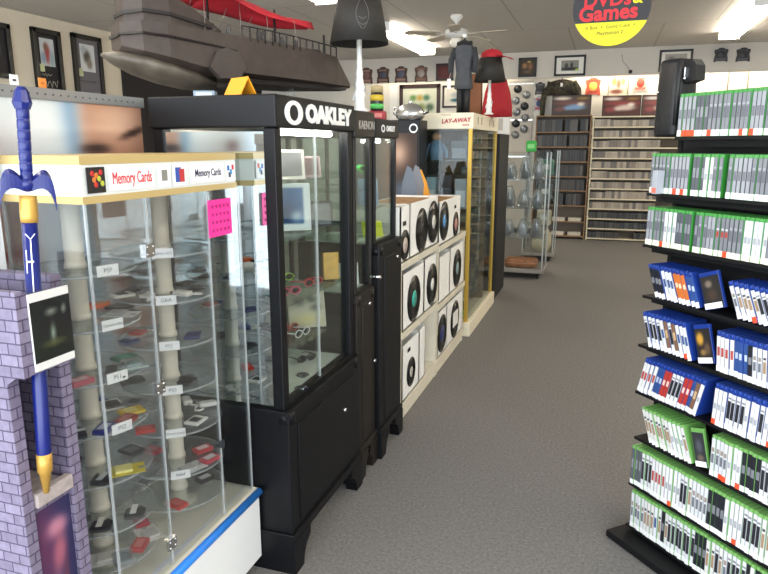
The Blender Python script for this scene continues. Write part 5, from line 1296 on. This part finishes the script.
# black upright bag on the end of the rack
bg = thing('black_bag', 'black upright carrying bag with a hanging side flap on the end of the game rack', 'bag', tuple(rp(.026, .07, 1.6322)), RZ)
BAGM = mat('#131316', .42, bump=.15, nscale=90)
MB().loft([[(sx*math.copysign(abs(math.cos(a))**.55, math.cos(a)), sy*math.copysign(abs(math.sin(a))**.55, math.sin(a)), z) for a in [2*PI*k/28 for k in range(28)]] for z, sx, sy in ((0, .052, .05), (.012, .056, .055), (.15, .056, .055), (.255, .054, .054), (.270, .048, .048), (.275, .03, .03))], smooth=True).build('bag_body', BAGM, bg)
MB().prism([(.02, .272), (.085, .266), (.102, .245), (.106, .195), (.064, .185), (.052, .22), (.02, .25)], -.030, .015).build('side_flap', BAGM, bg)
MB().tube([(.055, -.054, .26), (.060, -.060, .20), (.057, -.058, .13), (.055, -.054, .04)], .008, 6).build('strap', BLACKM, bg)
MB().box(.06, .066, -.040, -.028, .205, .24, bev=.002).sphere((.063, -.036, .202), .006, 8).build('buckle', CHROME, bg)
MB().sphere((-.035, -.054, .16), .006, 8).build('snap_button', CHROME, bg)
wcn = thing('small_white_box', 'small pale box at the left end of the second row of black rack', 'box', tuple(rp(.062, -.0085, 1.4285)), RZ)
MB().box(-.011, .011, -.03, .006, -.0, .085, bev=.001).build('carton', mat('#a4a8ae', .4), wcn)
MB().box(-.010, .010, -.0312, -.03, .004, .022).build('label_panel', mat('#e8705c'), wcn)

# ------------------------------------------------------------------ light: cove lamps behind the soffit, daylight from the shop front
def cove(label, x0, x1, pw):
    t = thing('cove_light', label, 'wall light', ((x0+x1)/2, 12.10, 2.93)); w = (x1-x0)/2
    MB().box(-w, w, -.03, .03, .03, .06).build('housing', WHITE, t)
    MB().cyl((-w, 0, 0), (w, 0, 0), .019, n=12).build('tube', mat('#fff2dc', .4, emit=pw), t)
cove('strip light hidden behind the soffit above the cream wall rack', -.55, 2.9, 24)
cove('strip light hidden behind the soffit at the back left', -4.4, -1.6, 7)
W = bpy.data.worlds.new('daylight'); S.world = W; W.use_nodes = True
W.node_tree.nodes['Background'].inputs['Color'].default_value = (.82, .90, 1.0, 1)
W.node_tree.nodes['Background'].inputs['Strength'].default_value = .75
ld = bpy.data.lights.new('window_daylight', 'AREA'); ld.shape = 'RECTANGLE'; ld.size = 10.5; ld.size_y = 3.0; ld.energy = 330; ld.color = (.86, .93, 1)
lo = bpy.data.objects.new('window_daylight', ld); COL.objects.link(lo); lo.location = (-1, -2.1, 1.6); lo.rotation_euler = (math.radians(90), 0, 0)

# ------------------------------------------------------------------ camera
cam = bpy.data.cameras.new('camera'); co = bpy.data.objects.new('camera', cam); COL.objects.link(co)
cam.sensor_width = 36; cam.sensor_fit = 'HORIZONTAL'; cam.lens = 650/768*36; cam.clip_start = .02
pitch = math.atan(141/650); yaw = math.atan(223/(650/math.cos(pitch)))
co.location = (0, 0, 1.6); co.rotation_euler = (PI/2-pitch, 0, yaw)
S.camera = co
S.view_settings.view_transform = 'Standard'; S.view_settings.look = 'None'; S.view_settings.gamma = 1; S.view_settings.use_curve_mapping = False
S.view_settings.exposure = 0.72
S.cycles.transparent_max_bounces = 32
